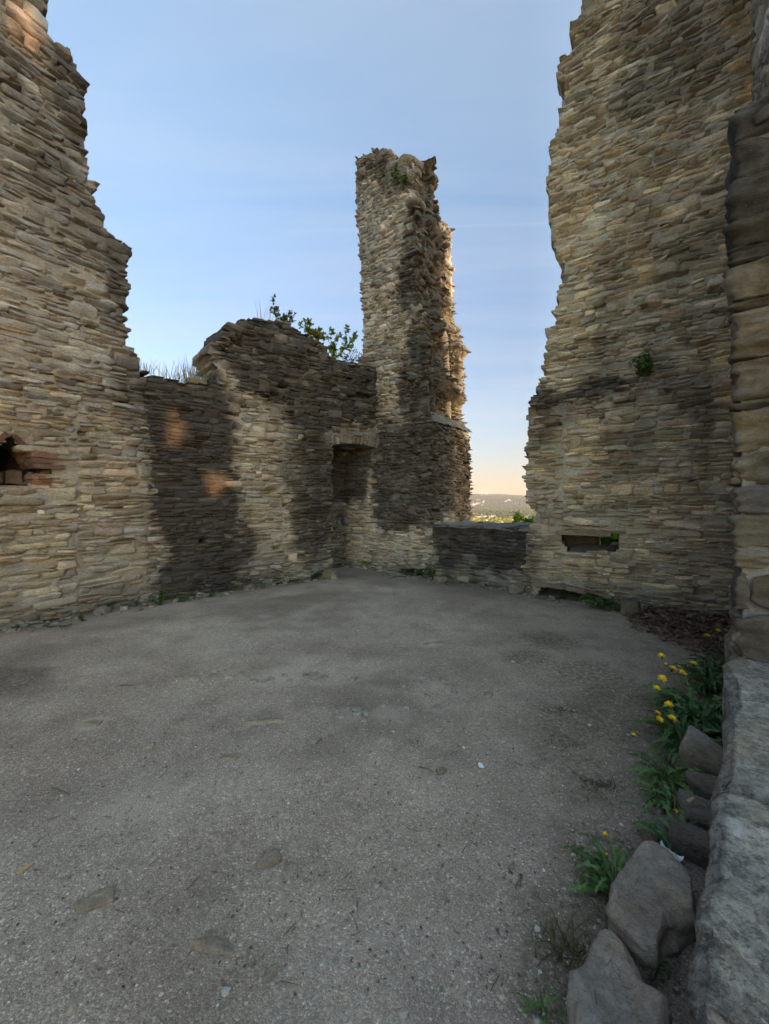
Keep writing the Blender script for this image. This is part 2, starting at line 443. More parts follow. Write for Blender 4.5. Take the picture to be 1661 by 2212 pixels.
def build_wall(name, mat, surf, poly, holes=(), row=(.05, .15), asp=(1.2, 4.6), wlim=(.08, .5), thick=.9, stain_shade=None, dfn=None, pal=PAL_TAN,
               mcol=(.27, .245, .205), seed=1, nu=9, nv=7, grid=.04, mort=(-.021, .024), proud=(-.005, .016), rnd=.010, rot=.035, jit=.14, p_split=.22,
               p_dbl=.07, miss=.012, cuts=(), rough=.016, tilt=.3, rows=None, extra=.03, rag=.05, deep=True, wav=.05, tintfn=None, gap=.012,
               bedrough=.011, inset=.03, back=.28, parent=None, long_out=None, sidecuts=4, z_lo=None, chip=.032, trim=.04):
    rng = np.random.default_rng(seed)
    s0, z0 = poly.min(0); s1, z1 = poly.max(0)
    st = layout(rng, s0 - .1, s1 + .1, z0 if z_lo is None else z_lo, z1, row, asp, wlim, p_split, p_dbl, rows)
    # straight joints and jambs: stones are dressed to them
    for (sc, zl, zh, keep) in cuts:
        l, r = st[:, 0] - st[:, 2] / 2, st[:, 0] + st[:, 2] / 2
        m = (st[:, 1] > zl) & (st[:, 1] < zh) & (l < sc) & (r > sc)
        jt = rng.uniform(-.015, .015, len(st))
        if keep == 'L': r = np.where(m, sc + jt, r)
        elif keep == 'R': l = np.where(m, sc + jt, l)
        else:
            big = (sc - l) > (r - sc); r = np.where(m & big, sc + jt, r); l = np.where(m & ~big, sc + jt, l)
        st[:, 0] = (l + r) / 2; st[:, 2] = r - l
    st = st[st[:, 2] > .035]
    ok = in_poly(st[:, 0], st[:, 1], poly)
    dd = dist_poly(st[:, 0], st[:, 1], poly)
    ok |= (dd < rag * rng.random(len(st))) & (st[:, 1] > z0 + .2)
    for hp in holes:
        hit = in_poly(st[:, 0], st[:, 1], hp)
        for f in (-.5, .5):
            hit |= in_poly(st[:, 0] + f * st[:, 2] * .7, st[:, 1], hp) | in_poly(st[:, 0], st[:, 1] + f * st[:, 3] * .7, hp)
        ok &= ~hit
    st, dd = st[ok], dd[ok]
    # stones at a broken edge end there, give or take
    for sgn in (-1, 1):
        e = st[:, 0] + sgn * st[:, 2] / 2
        bad = ~in_poly(e, st[:, 1], poly) & in_poly(st[:, 0], st[:, 1], poly)
        a_, b_ = st[:, 0].copy(), e.copy()
        for _ in range(9):
            mid = (a_ + b_) / 2; ins = in_poly(mid, st[:, 1], poly)
            a_ = np.where(ins, mid, a_); b_ = np.where(ins, b_, mid)
        new = a_ + sgn * (.35 * trim * rng.uniform(-.6, 1, len(st)) + trim * vnoise(st[:, 1] * 2.6, st[:, 0] * 0, 0, seed + 90))
        new = np.where((new - e) * sgn > 0, e, new)
        e2 = np.where(bad, new, e); o = st[:, 0] - sgn * st[:, 2] / 2
        st[:, 0] = (e2 + o) / 2; st[:, 2] = np.maximum(np.abs(e2 - o), .04)
    gone = (rng.random(len(st)) < miss) & (st[:, 1] > z0 + .3)
    pits = st[gone]; st, dd = st[~gone], dd[~gone]
    n = len(st)
    d0 = rng.uniform(proud[0], proud[1], n) + (rng.random(n) < .08) * rng.uniform(0, extra, n)
    bk = np.full(n, back)
    if long_out is not None:
        e = long_out(st[:, 0], st[:, 1], rng); d0 = d0 + e; bk = bk + np.maximum(e, 0)
    col = palette(rng, pal, n)
    if tintfn is not None: col = tintfn(st[:, 0], st[:, 1], col, rng)
    acc = Acc()
    P, Q, K = stones(surf, st, rng, d0, bk, rnd, rot, jit, nu, nv, seed, col, stain_shade, dfn, rough, tilt, gap, wav, bedrough, chip)
    acc.add(P, Q, c=K)
    if deep:
        near = (dd < .22) & (st[:, 1] > z0 + .25)
        for lay in range(1, int(thick / .26)):
            e = st[near & (rng.random(n) < .45)].copy(); m = len(e)
            if not m: continue
            e[:, 0] += rng.normal(0, .04, m); e[:, 1] += rng.normal(0, .02, m)
            dq = -.26 * lay + rng.uniform(-.04, .04, m)
            P, Q, K = stones(surf, e, rng, dq, np.full(m, .22), .03, .06, jit, 6, 5, seed + lay, palette(rng, pal, m), stain_shade, dfn, rough, tilt, gap, wav, bedrough)
            acc.add(P, Q, c=K)
    def pit(S, Z):
        o = np.zeros(S.shape)
        for (a, b, w, h) in pits: o = np.where((np.abs(S - a) < w * .5) & (np.abs(Z - b) < h * .5), -.17, o)
        return o
    V, Q, K = slab(surf, poly, holes, grid, mort, thick, seed, mcol, stain_shade, dfn, inset, pit if len(pits) else None, sidecuts)
    acc.add(V, Q, c=K)
    print(name, 'stones', n, 'verts', acc.n)
    return acc.build(name, mat, parent)

# ------------------------------------------------------------------ loose rock
def rock_arrays(rng, size, planes=14, sub=4, rough=.02, sharp=60.0, seed=0, col=(.2, .19, .18), flat=None):
    """angular boulder: a cube sphere cut by random planes, then weathered"""
    n = 2 ** sub
    g = np.linspace(-1, 1, n + 1); a, b = np.meshgrid(g, g, indexing='ij'); o = np.ones_like(a)
    faces6 = [(o, a, b), (-o, b, a), (b, o, a), (a, -o, b), (a, b, o), (b, a, -o)]
    pts = np.concatenate([np.stack(f, -1).reshape(-1, 3) for f in faces6])
    idx = np.arange((n + 1) ** 2).reshape(n + 1, n + 1)
    q = np.stack([idx[:-1, :-1], idx[1:, :-1], idx[1:, 1:], idx[:-1, 1:]], -1).reshape(-1, 4)
    Q = np.concatenate([q + k * (n + 1) ** 2 for k in range(6)])
    key = np.round(pts * n * 2).astype(np.int64); _, first, inv = np.unique(key, axis=0, return_index=True, return_inverse=True)
    pts = pts[first]; Q = inv.ravel()[Q]
    d = pts / np.linalg.norm(pts, axis=1)[:, None]
    nr = rng.normal(0, 1, (planes, 3)); nr /= np.linalg.norm(nr, axis=1)[:, None]
    nr = np.concatenate([nr, np.eye(3), -np.eye(3)])
    off = np.concatenate([rng.uniform(.72, 1.0, planes), np.full(6, .86)])
    cosv = d @ nr.T
    rr = np.where(cosv > .05, off / np.maximum(cosv, .05), 50.)
    r = -np.log(np.exp(-sharp * np.minimum(rr, 4)).sum(1)) / sharp
    p = d * np.minimum(r, 1.5)[:, None]
    sz = np.asarray(size) / 2
    p = p * sz
    m = sz.mean()
    f = 1 / m
    nz = rough * m * (1.6 * fbm(p[:, 0] * f * 1.3, p[:, 1] * f * 1.3, p[:, 2] * f * 2, seed, 5) + .5 * vnoise(p[:, 0] * f * 9, p[:, 1] * f * 9, p[:, 2] * f * 12, seed + 9))
    p = p + d * nz[:, None]
    c = np.asarray(col) * np.exp(.15 * fbm(p[:, 0] * f, p[:, 1] * f, p[:, 2] * f, seed + 5, 3))[:, None]
    return p, Q, c

def rotz(p, a, tilt=(0, 0)):
    p = np.asarray(p, float)
    cx_, sx_ = math.cos(tilt[0]), math.sin(tilt[0]); p = np.stack([p[:, 0], p[:, 1] * cx_ - p[:, 2] * sx_, p[:, 1] * sx_ + p[:, 2] * cx_], 1)
    cy_, sy_ = math.cos(tilt[1]), math.sin(tilt[1]); p = np.stack([p[:, 0] * cy_ + p[:, 2] * sy_, p[:, 1], -p[:, 0] * sy_ + p[:, 2] * cy_], 1)
    c, s = math.cos(a), math.sin(a)
    return np.stack([p[:, 0] * c - p[:, 1] * s, p[:, 0] * s + p[:, 1] * c, p[:, 2]], 1)

def gpt(u, v, z=0.0):
    """sighting of a point at height z -> metres"""
    Y = FOC * (EYE - z) / (v - HY)
    return np.array([(u - CX) / FOC * Y, Y, z])
def ypt(u, v, Y):
    return np.array([(u - CX) / FOC * Y, Y, EYE + (HY - v) * Y / FOC])

def slab_rock(top, height, seed, col, flare=.03, slope=(0, 0), rough=.019, nr=26, na=120):
    """a broken slab lying on the ground: top = outline in plan (x, y); sides drop to below the ground"""
    top = np.asarray(top, float); c = top.mean(0)
    th = np.linspace(0, 2 * PI, na, endpoint=False); R = np.zeros(na)
    for i, t in enumerate(th):
        d = np.array([math.cos(t), math.sin(t)]); best = 0
        for a, b in zip(top - c, np.roll(top - c, -1, 0)):
            e = b - a; den = d[0] * e[1] - d[1] * e[0]
            if abs(den) < 1e-9: continue
            u = (a[0] * e[1] - a[1] * e[0]) / den; w = (a[0] * d[1] - a[1] * d[0]) / den
            if u > 0 and -1e-6 <= w <= 1 + 1e-6: best = max(best, u)
        R[i] = best
    rings = []
    for k in range(nr):
        f = (k / (nr - 1)) ** .8; rings.append((f, 0.0, 0.0))
    for k in range(1, nr):
        g = k / (nr - 1); rings.append((1.0, flare * g ** .6 + .012 * min(1, g * 8), height * g))
    V = []
    for f, out, dz in rings:
        r = R * f + out; x = c[0] + np.cos(th) * r; y = c[1] + np.sin(th) * r
        z = height + slope[0] * (x - c[0]) + slope[1] * (y - c[1]); z = z * (1 - dz / height) - .05 * (dz / height)
        n1 = fbm(x * 9, y * 9, z * 9, seed, 5); n2 = vnoise(x * 3.5, y * 3.5, z * 3.5, seed + 4)
        z = z + (rough * n1 + .012 * n2) * (1 if dz < height * .98 else 0)
        x = x + np.cos(th) * rough * 1.6 * fbm(x * 8 + 5, y * 8, z * 14, seed + 1, 5) * (f > .5); y = y + np.sin(th) * rough * 1.6 * fbm(x * 8, y * 8 + 9, z * 14, seed + 2, 5) * (f > .5)
        V.append(np.stack([x, y, z], 1))
    V = np.concatenate(V); m = len(rings); i = np.arange(m - 1)[:, None] * na; j = np.arange(na)[None]; k = (j + 1) % na
    Q = np.stack([i + j, i + na + j, i + na + k, i + k], -1).reshape(-1, 4)
    C_ = np.asarray(col) * np.exp(.18 * fbm(V[:, 0] * 5, V[:, 1] * 5, V[:, 2] * 5, seed + 8, 4))[:, None]
    return V, Q, C_
SKY_STRENGTH, SUN_STRENGTH, EXPOSURE = .15, 2.2, 2.45
SKY_TINT = [(0.0, (.29, .25, .33)), (.055, (.295, .255, .34)), (.2, (.385, .365, .415)), (.45, (.465, .462, .535)), (.742, (.66, .67, .71)), (1.0, (.95, .90, .82))]
SKY_GLOW = (1.45, 1.38, 1.27)
CLOUD = (.92, .98, 1.12)
HAZE = 5e-5
# ================================================================== THE RUIN
STONE = mat_stone('rubble_sandstone')
ASHLAR = mat_stone('dressed_sandstone', fine=2.2, bump=1.0, contrast=1.1, strat=1.7)
LEDGE = mat_stone('weathered_ledge_stone', fine=2.4, bump=.9, lichen=.85, contrast=1.0)
ROCK = mat_stone('field_stone', fine=3.2, bump=1.0, contrast=1.15, strat=1.6)

def combine(*fs):
    def f(s, z):
        o = 0.0
        for g in fs: o = np.maximum(o, g(s, z))
        return o
    return f

# ------------------------------------------------------------------ tall wall on the left
P1, P2, P3 = (-4.60, 4.78), (-3.60, 6.22), (-2.45, 7.25)
J, T = (-1.06, 8.30), (-.14, 8.99)
sL = Surf([(-6.7, 1.75), P1, P2, (-2.9, 6.86)], blend=.45)
edgeL = [(308, 800), (313, 788), (301, 768), (290, 750), (273, 742), (273, 726), (287, 711), (272, 697), (277, 660), (280, 632), (294, 619), (277, 595),
         (280, 571), (289, 535), (253, 521), (229, 489), (224, 461), (200, 425), (204, 408), (217, 405), (198, 386), (197, 345), (189, 325), (190, 301), (191, 260),
         (181, 239), (176, 214), (195, 195), (197, 181), (185, 167), (167, 133), (150, 103), (108, 84), (103, 51), (92, 22), (108, 17), (111, 0), (100, -40), (70, -70), (20, -120), (-60, -150)]
polyL = sL.poly([('s', 0, 0), (352, 1297), (345, 1200), (338, 1080), (326, 900)] + edgeL + [('s', 1.0, 9.3), ('s', .4, 8.8), ('s', 0, 8.9)])
polyL[1][1] = 0
nicheL = sL.poly([(-60, 1046), (66, 1046), (70, 985), (22, 940), (-30, 985), (-60, 1000)])
slot2L = sL.poly([(66, 1006), (110, 1006), (114, 1020), (66, 1026)])
jointL = sL.at(168, 1200)[0]
stainL = combine(soft(sL.poly([(240, 790), (318, 795), (350, 1000), (350, 1330), (322, 1230), (300, 1000)]), .15, .55),
                 soft(sL.poly([(-80, -60), (110, -40), (200, 180), (215, 440), (285, 540), (240, 640), (120, 500), (-60, 300)]), .8, .45, .5),
                 lambda s, z: .6 * sstep(.2, .6, fbm(s * 2.4, z * .4, 0, 133, 3)) * sstep(2.0, 4.0, z),
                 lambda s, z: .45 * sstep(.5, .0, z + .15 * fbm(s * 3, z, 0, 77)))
tintL = lambda s, z, c, rng: c + (c.mean(1, keepdims=True) * np.array([.97, 1.0, 1.02]) - c) * .6 * sstep(2.0, 4.0, z)[:, None]
left = build_wall('ruined_wall', STONE, sL, polyL, [nicheL, slot2L], row=(.04, .125), asp=(1.5, 5.6), wlim=(.09, .60), thick=1.0, stain_shade=stainL, seed=11,
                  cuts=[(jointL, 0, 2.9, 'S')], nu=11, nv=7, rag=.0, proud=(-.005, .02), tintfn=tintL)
rootL = empty('ruined_wall', (-4.6, 4.78, 0), 'tall ruined wall of tan rubble stone at the left with a small brick niche', 'wall')
left.name = 'masonry'; reparent(left, rootL)

# the niche: dark recess, brick jambs and a gabled brick head
def box_on(acc, surf, s0, s1, z0, z1, d0, d1, col, rng, nz=.006, sub=4):
    g = np.linspace(0, 1, sub + 1)
    a, b = np.meshgrid(g, g, indexing='ij'); o = np.ones_like(a); z_ = np.zeros_like(a)
    idx = np.arange((sub + 1) ** 2).reshape(sub + 1, sub + 1)
    q = np.stack([idx[:-1, :-1], idx[1:, :-1], idx[1:, 1:], idx[:-1, 1:]], -1).reshape(-1, 4)
    sd = rng.integers(1, 9999)
    for (x, y, zz) in ((a, b, o), (b, a, z_), (o, b, a)[0:3], (z_, a, b), (b, o, a), (a, z_, b)):
        S = s0 + (s1 - s0) * x; Z = z0 + (z1 - z0) * y; D = d0 + (d1 - d0) * zz
        S = S + nz * vnoise(S * 18, Z * 18, D * 18, sd); Z = Z + nz * vnoise(S * 18, Z * 18, D * 18, sd + 1); D = D + nz * vnoise(S * 18, Z * 18, D * 18, sd + 2)
        c = np.asarray(col) * np.exp(.2 * fbm(S * 12, Z * 12, D * 12, sd, 2))[..., None]
        acc.add(surf.P(S, Z, D).reshape(-1, 3), q, c=c.reshape(-1, 3))

rng = np.random.default_rng(5)
nz_ = lambda u, v: sL.at(u, v)
(s_r, z_f), (s_a, z_a), (_, z_s) = nz_(66, 1046), nz_(22, 940), nz_(70, 985)
s_l = 2 * s_a - s_r
acc = Acc()
gs = np.linspace(s_l - .2, s_r + .45, 16); gz = np.linspace(z_f - .12, z_a + .12, 14)
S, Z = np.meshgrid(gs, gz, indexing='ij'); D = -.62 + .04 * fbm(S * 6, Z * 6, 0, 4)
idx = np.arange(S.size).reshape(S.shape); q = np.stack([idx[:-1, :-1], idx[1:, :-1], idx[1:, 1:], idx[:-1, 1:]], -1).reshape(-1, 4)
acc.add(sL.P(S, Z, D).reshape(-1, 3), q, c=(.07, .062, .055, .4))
for k, (a, b) in enumerate(((s_l, s_l + .17), (s_l + .19, s_l + .35), (s_r - .16, s_r - .03))):
    box_on(acc, sL, a, b, z_f + .01, z_f + .14 + .02 * k, -.55, -.22, (.10, .07, .045), rng)
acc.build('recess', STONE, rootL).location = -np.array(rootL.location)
acc = Acc()
red = lambda: np.array([.17, .085, .058]) * math.exp(rng.normal(0, .2))
zz = z_f - .005
for k in range(6):
    hb = .07
    L = (.30, .20, .28, .33, .22, .26)[k]
    if k != 2: box_on(acc, sL, s_r + rng.uniform(0, .02), s_r + L, zz, zz + hb - .012, -.40, .02 + rng.uniform(0, .02), red(), rng)
    box_on(acc, sL, s_l - L * .6, s_l, zz, zz + hb - .012, -.40, .02, red(), rng)
    zz += hb
def slant(a, b, th, n, d1):
    a, b = np.array(a), np.array(b); e = (b - a) / n; nn = np.array([-e[1], e[0]]); nn = nn / np.linalg.norm(nn)
    if nn[1] < 0: nn = -nn
    for k in range(n):
        p, r = a + e * (k + .03), a + e * (k + .96)
        c = red() * (1 if k % 2 else .8)
        t = th * rng.uniform(.85, 1.15)
        vs = []
        for D in (-.42, d1 + rng.uniform(0, .015)):
            for w in (p, r, r + nn * t, p + nn * t): vs.append(sL.P(np.array([w[0]]), np.array([w[1]]), np.array([D]))[0])
        acc.add(vs, [[0, 3, 2, 1], [4, 5, 6, 7], [0, 1, 5, 4], [1, 2, 6, 5], [2, 3, 7, 6], [3, 0, 4, 7]], c=c)
slant((s_a, z_a), (s_r + .04, z_s - .01), .055, 2, .004)
slant((s_l - .04, z_s - .01), (s_a, z_a), .065, 2, .01)
br = acc.build('brick_surround', STONE, rootL, smooth=False); br.location = -np.array(rootL.location)
tag(br, 'red brick jamb and gabled head of the niche')

# ------------------------------------------------------------------ lower dark wall with the doorway
sG = Surf([P1, P2, P3, J, T, (.9, 9.76)], blend=.35)
uJ = sG.cum[3]; uT = sG.cum[4]
zd = 2.775
topG = [(815, 792), (790, 786), (745, 780), (716, 768), (712, 745), (690, 737), (650, 715), (620, 697), (580, 690), (540, 685), (515, 690), (510, 700), (485, 698),
        (475, 710), (470, 730), (446, 745), (448, 760), (463, 772), (450, 780), (463, 790), (462, 815), (450, 828), (400, 827), (359, 815), (308, 798)]
polyG = sG.poly([(322, 1302), ('s', uJ, 0), ('s', uJ, zd), ('s', (uJ + uT) / 2, zd + .07), ('s', uT + .12, zd), ] + topG + [(306, 900), (312, 1000)])
polyG[0][1] = 0
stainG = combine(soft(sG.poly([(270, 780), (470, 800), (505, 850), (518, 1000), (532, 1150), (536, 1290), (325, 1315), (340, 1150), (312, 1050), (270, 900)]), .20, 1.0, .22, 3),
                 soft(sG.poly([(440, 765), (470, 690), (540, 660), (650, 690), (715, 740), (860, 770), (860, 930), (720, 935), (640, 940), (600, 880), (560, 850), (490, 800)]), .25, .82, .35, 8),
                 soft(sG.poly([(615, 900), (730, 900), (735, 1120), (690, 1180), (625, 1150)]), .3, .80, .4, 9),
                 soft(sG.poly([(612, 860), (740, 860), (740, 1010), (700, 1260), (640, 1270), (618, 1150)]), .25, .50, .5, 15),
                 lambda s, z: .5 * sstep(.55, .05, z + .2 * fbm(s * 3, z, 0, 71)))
def dG(s, z):
    h1, h2 = sG.at(490, 755), sG.at(583, 858)
    o = 0
    for (a, b, r, dep) in ((*h1, .16, .05), (*h2, .10, .20), (*sG.at(535, 800), .10, .14), (*sG.at(472, 775), .12, .12)):
        o = o - dep * np.exp(-(((s - a) / r) ** 2 + ((z - b) / (r * .7)) ** 2))
    return o + .03 * fbm(s * 1.3, z * 1.3, 0, 9, 3)
gate = build_wall('masonry', STONE, sG, polyG, [], row=(.035, .105), asp=(1.4, 5.2), wlim=(.08, .46), thick=.9, stain_shade=stainG, seed=23, dfn=dG,
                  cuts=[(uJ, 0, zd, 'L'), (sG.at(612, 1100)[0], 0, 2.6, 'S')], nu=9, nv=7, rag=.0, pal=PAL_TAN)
rootG = empty('ruined_wall', (-1.06, 8.3, 0), 'dark stained lower wall with the arched doorway, shrubs growing on its broken top', 'wall')
reparent(gate, rootG)
# voussoirs of the flat arch
acc = Acc(); rng = np.random.default_rng(8)
nvs = 13
for k in range(nvs):
    f0, f1 = k / nvs, (k + 1) / nvs
    a0, a1 = uJ - .02 + (uT - uJ + .12) * f0, uJ - .02 + (uT - uJ + .12) * f1
    fan = .16
    z0 = zd - .03 + .07 * (1 - (2 * (f0 + f1) / 2 - 1) ** 2); z1 = z0 + rng.uniform(.25, .34)
    b0, b1 = a0 + (f0 - .5) * fan, a1 + (f1 - .5) * fan
    nq = 7; g = np.linspace(0, 1, nq)
    A, B = np.meshgrid(g, g, indexing='ij')
    c = palette(rng, PAL_TAN, 1)[0]
    d1 = rng.uniform(.0, .04)
    idx = np.arange(nq * nq).reshape(nq, nq); q = np.stack([idx[:-1, :-1], idx[1:, :-1], idx[1:, 1:], idx[:-1, 1:]], -1).reshape(-1, 4)
    def put(x, y, w):
        lo = a0 + .008 + (a1 - a0 - .016) * x; hi = b0 + .008 + (b1 - b0 - .016) * x
        S = lo + (hi - lo) * y; Z = z0 + (z1 - z0) * y; D = -.9 + (.9 + d1) * w
        S = S + .01 * vnoise(S * 20, Z * 14, D * 9 + k * 7, 61); Z = Z + .012 * vnoise(S * 20, Z * 14, D * 9 + k * 7, 62)
        D = D + .012 * fbm(S * 14, Z * 9, k * 3.1, 63, 3) - .02 * (np.abs(2 * x - 1) ** 4 + np.abs(2 * y - 1) ** 6) * w
        acc.add(sG.P(S, Z, D).reshape(-1, 3), q, c=np.concatenate([np.tile(c, (nq * nq, 1)), np.full((nq * nq, 1), .42)], 1))  # alpha darkens the arch stones: doorway shade put into their colour
    o = np.ones_like(A); z_ = np.zeros_like(A)
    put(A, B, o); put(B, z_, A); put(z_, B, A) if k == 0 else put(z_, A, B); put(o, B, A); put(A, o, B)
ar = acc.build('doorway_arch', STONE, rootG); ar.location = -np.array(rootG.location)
tag(ar, 'flat arch of upright stones over the doorway')

# ------------------------------------------------------------------ the tower stump
KK, CC, SS = np.array((-.955, 9.585)), np.array((.985, 8.10)), np.array((2.05, 9.50))
fr = np.array((-.795, .607))                    # along the front face to the left
def aT(z): return np.interp(z, [0, 3.15, 3.35, 5.4, 5.9, 8.2, 9.2], [0, 0, .13, .22, .38, .46, .50])
EE = KK + np.array((-.62, -.50)); BB = SS + fr * 2.6; B2 = KK + np.array((1.0, 1.3))
sT = Surf([EE, KK, CC, SS, BB, B2, KK + np.array((.3, .4))], blend=.10, shift=[(0, 0), (0, 0), fr, fr, (0, 0), (0, 0), (0, 0)], afn=aT)
c1, c2, c3, c4, c6 = sT.cum[1], sT.cum[2], sT.cum[3], sT.cum[4], sT.cum[6]
front_top = sT.poly([(783, 760), (783, 700), (779, 640), (776, 560), (770, 480), (765, 400), (768, 372), (772, 350), (785, 332), (800, 334), (805, 326), (820, 321), (845, 321), (851, 335), (870, 345), (888, 352)], 1)
side_top = sT.poly([(905, 337), (928, 350), (942, 375), (944, 405), (946, 430), (958, 468), (970, 480), (981, 495)], 2)
zs = side_top[-1][1]
polyT = np.concatenate([[(0, 0), (c6, 0), (c6, 4.0), (c4 + .5, 5.5), (c4, 7.0), (c3 + .5, zs), (c3 + .1, zs)], side_top[::-1], front_top[::-1], [(c1 + .15, 4.4), (c1, 3.9), (0, 3.6)]])
def dT(s, z):
    side = sstep(c2 + .05, c2 + .35, s) * sstep(c3 + .10, c3 - .10, s) * sstep(3.2, 3.6, z)
    edge = np.exp(-((s - c2) / .25) ** 2) * sstep(3.2, 3.9, z)
    o = side * (-.12 + .28 * fbm(s * 1.8, z * 2.2, 0, 91, 3)) + edge * .10 * fbm(s * 2, z * 2.6, 0, 93, 3)
    o = o - .16 * edge * sstep(7.2, 9.0, z)
    o = o + .035 * fbm(s * .9, z * .9, 0, 92, 3)
    # the thicker plinth courses below the set-off
    return o
def longT(s, z, rng):
    side = (s > c2 - .12) & (s < c3 - .22) & (z > 3.4)
    return side * (rng.random(len(s)) < .16) * rng.uniform(.02, .11, len(s)) - side * (rng.random(len(s)) < .30) * rng.uniform(.05, .2, len(s))
stain_shade_T = combine(soft(np.array([(-1, -1), (c1 + .02, -1), (c1 + .02, 3.0), (-1, 3.2)]), .08, .6, .1, 2),
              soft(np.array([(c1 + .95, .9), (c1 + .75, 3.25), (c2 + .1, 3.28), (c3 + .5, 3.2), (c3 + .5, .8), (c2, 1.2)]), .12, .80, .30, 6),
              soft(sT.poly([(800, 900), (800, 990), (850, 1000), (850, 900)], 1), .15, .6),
              soft(sT.poly([(700, 900), (812, 900), (806, 1010), (780, 1075), (700, 1110)], 1), .16, .95, .15),  # damp on the passage wall, with the doorway's shade painted in
              soft(sT.poly([(862, 470), (905, 470), (920, 700), (925, 900), (862, 900), (868, 700)], 1), .16, .75, .3, 12),
              soft(sT.poly([(760, 320), (870, 320), (890, 410), (800, 400), (765, 430)], 1), .2, .55, .3, 13),
              soft(np.array([(c2 - .1, 3.3), (c2 + 1.45, 3.3), (c2 + 1.35, 9.5), (c2 - .1, 9.5)]), .35, .85, .35, 14),  # whole broken side darkened: shade painted into its colour
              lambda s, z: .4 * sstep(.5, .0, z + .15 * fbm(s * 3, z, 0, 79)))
hollowT = sT.poly([(862, 1228), (895, 1226), (922, 1233), (930, 1262), (856, 1258)], 1)
tower = build_wall('masonry', STONE, sT, polyT, [hollowT], row=(.035, .095), asp=(1.3, 4.4), wlim=(.07, .36), thick=.5, stain_shade=stain_shade_T, seed=37, dfn=dT,
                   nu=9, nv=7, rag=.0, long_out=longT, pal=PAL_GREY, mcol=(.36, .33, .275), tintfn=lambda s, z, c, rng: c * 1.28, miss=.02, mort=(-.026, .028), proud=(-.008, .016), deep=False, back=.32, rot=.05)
rootT = empty('broken_tower', (.6, 9.0, 0), 'tall broken tower stump with a jagged side, standing between doorway and window gap', 'tower')
reparent(tower, rootT)
# mortar weathering slope on the set-off, and cap stones on the broken crown
acc = Acc()
S, W = np.meshgrid(np.linspace(c2 - .45, c3 + .02, 60), np.linspace(0, 1, 8), indexing='ij')
inner = .0
Z = 3.20 + .24 * W + .02 * fbm(S * 6, W * 3, 0, 51, 3); D = .035 - .20 * W + .01 * fbm(S * 8, W * 4, 0, 52, 3)
base = np.stack([*np.moveaxis(sT.P(S, np.full_like(S, 3.1), D)[..., :2], -1, 0), Z], -1)
idx = np.arange(S.size).reshape(S.shape); q = np.stack([idx[:-1, :-1], idx[1:, :-1], idx[1:, 1:], idx[:-1, 1:]], -1).reshape(-1, 4)
acc.add(base.reshape(-1, 3), q, c=(.17, .16, .14, .3))
so = acc.build('set_off', STONE, rootT); so.location = -np.array(rootT.location)
acc = Acc(); rng = np.random.default_rng(77)
for (u, v, seg, sz, dd) in ((781, 345, 1, (.50, .55, .22), -.22), (822, 333, 1, (.62, .6, .2), -.25), (905, 347, 2, (.5, .6, .22), -.25), (925, 357, 2, (.34, .5, .14), -.2), (850, 345, 1, (.4, .5, .16), -.3), (872, 352, 1, (.4, .5, .16), -.35)):
    s_, z_ = sT.at(u, v, seg); c0 = sT.P(np.array([s_]), np.array([z_]), np.array([dd]))[0]
    p, q, c = rock_arrays(rng, sz, 10, 4, .05, 12, int(u), col=(.20, .18, .155))
    acc.add(rotz(p, -.65 + rng.normal(0, .15), (rng.normal(0, .12), rng.normal(0, .12))) + c0, q, c=c)
cp = acc.build('cap_stones', STONE, rootT); cp.location = -np.array(rootT.location)

# ------------------------------------------------------------------ parapet in the window gap
sP = Surf([(.90, 8.13), (2.50, 6.70)], blend=.1)
LP = sP.cum[1]
zp = 1.125
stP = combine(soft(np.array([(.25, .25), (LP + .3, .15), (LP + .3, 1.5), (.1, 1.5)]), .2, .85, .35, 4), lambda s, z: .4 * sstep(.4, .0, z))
parap = build_wall('parapet_wall', STONE, sP, np.array([(0.08, 0), (LP, 0), (LP, zp - .03), (.08, zp - .02)]), row=(.04, .11), asp=(1.5, 5), wlim=(.08, .45), thick=1.5, stain_shade=stP, seed=41,
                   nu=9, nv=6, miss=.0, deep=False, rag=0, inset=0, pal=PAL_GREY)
rootP = empty('parapet_wall', (1.75, 7.35, 0), 'low dark parapet below the window gap with a pale mortared top', 'wall')
parap.name = 'masonry'; reparent(parap, rootP)
acc = Acc()
S, W = np.meshgrid(np.linspace(.05, LP + .05, 60), np.linspace(0, 1, 40), indexing='ij')
Z = zp - .01 + .028 * fbm(S * 3.5, W * 5, 0, 21, 5) - .05 * np.exp(-(W / .025) ** 2) - .04 * np.exp(-((1 - W) / .03) ** 2)
D = .035 - 1.56 * W
D = D + .02 * fbm(S * 4, W * 0, 0, 22, 3) * (1 - W)
p3 = sP.P(S, Z, D)
idx = np.arange(S.size).reshape(S.shape); q = np.stack([idx[:-1, :-1], idx[1:, :-1], idx[1:, 1:], idx[:-1, 1:]], -1).reshape(-1, 4)
acc.add(p3.reshape(-1, 3), q, c=(.20, .192, .178, 0.15))
mt = acc.build('mortared_top', STONE, rootP); mt.location = -np.array(rootP.location)

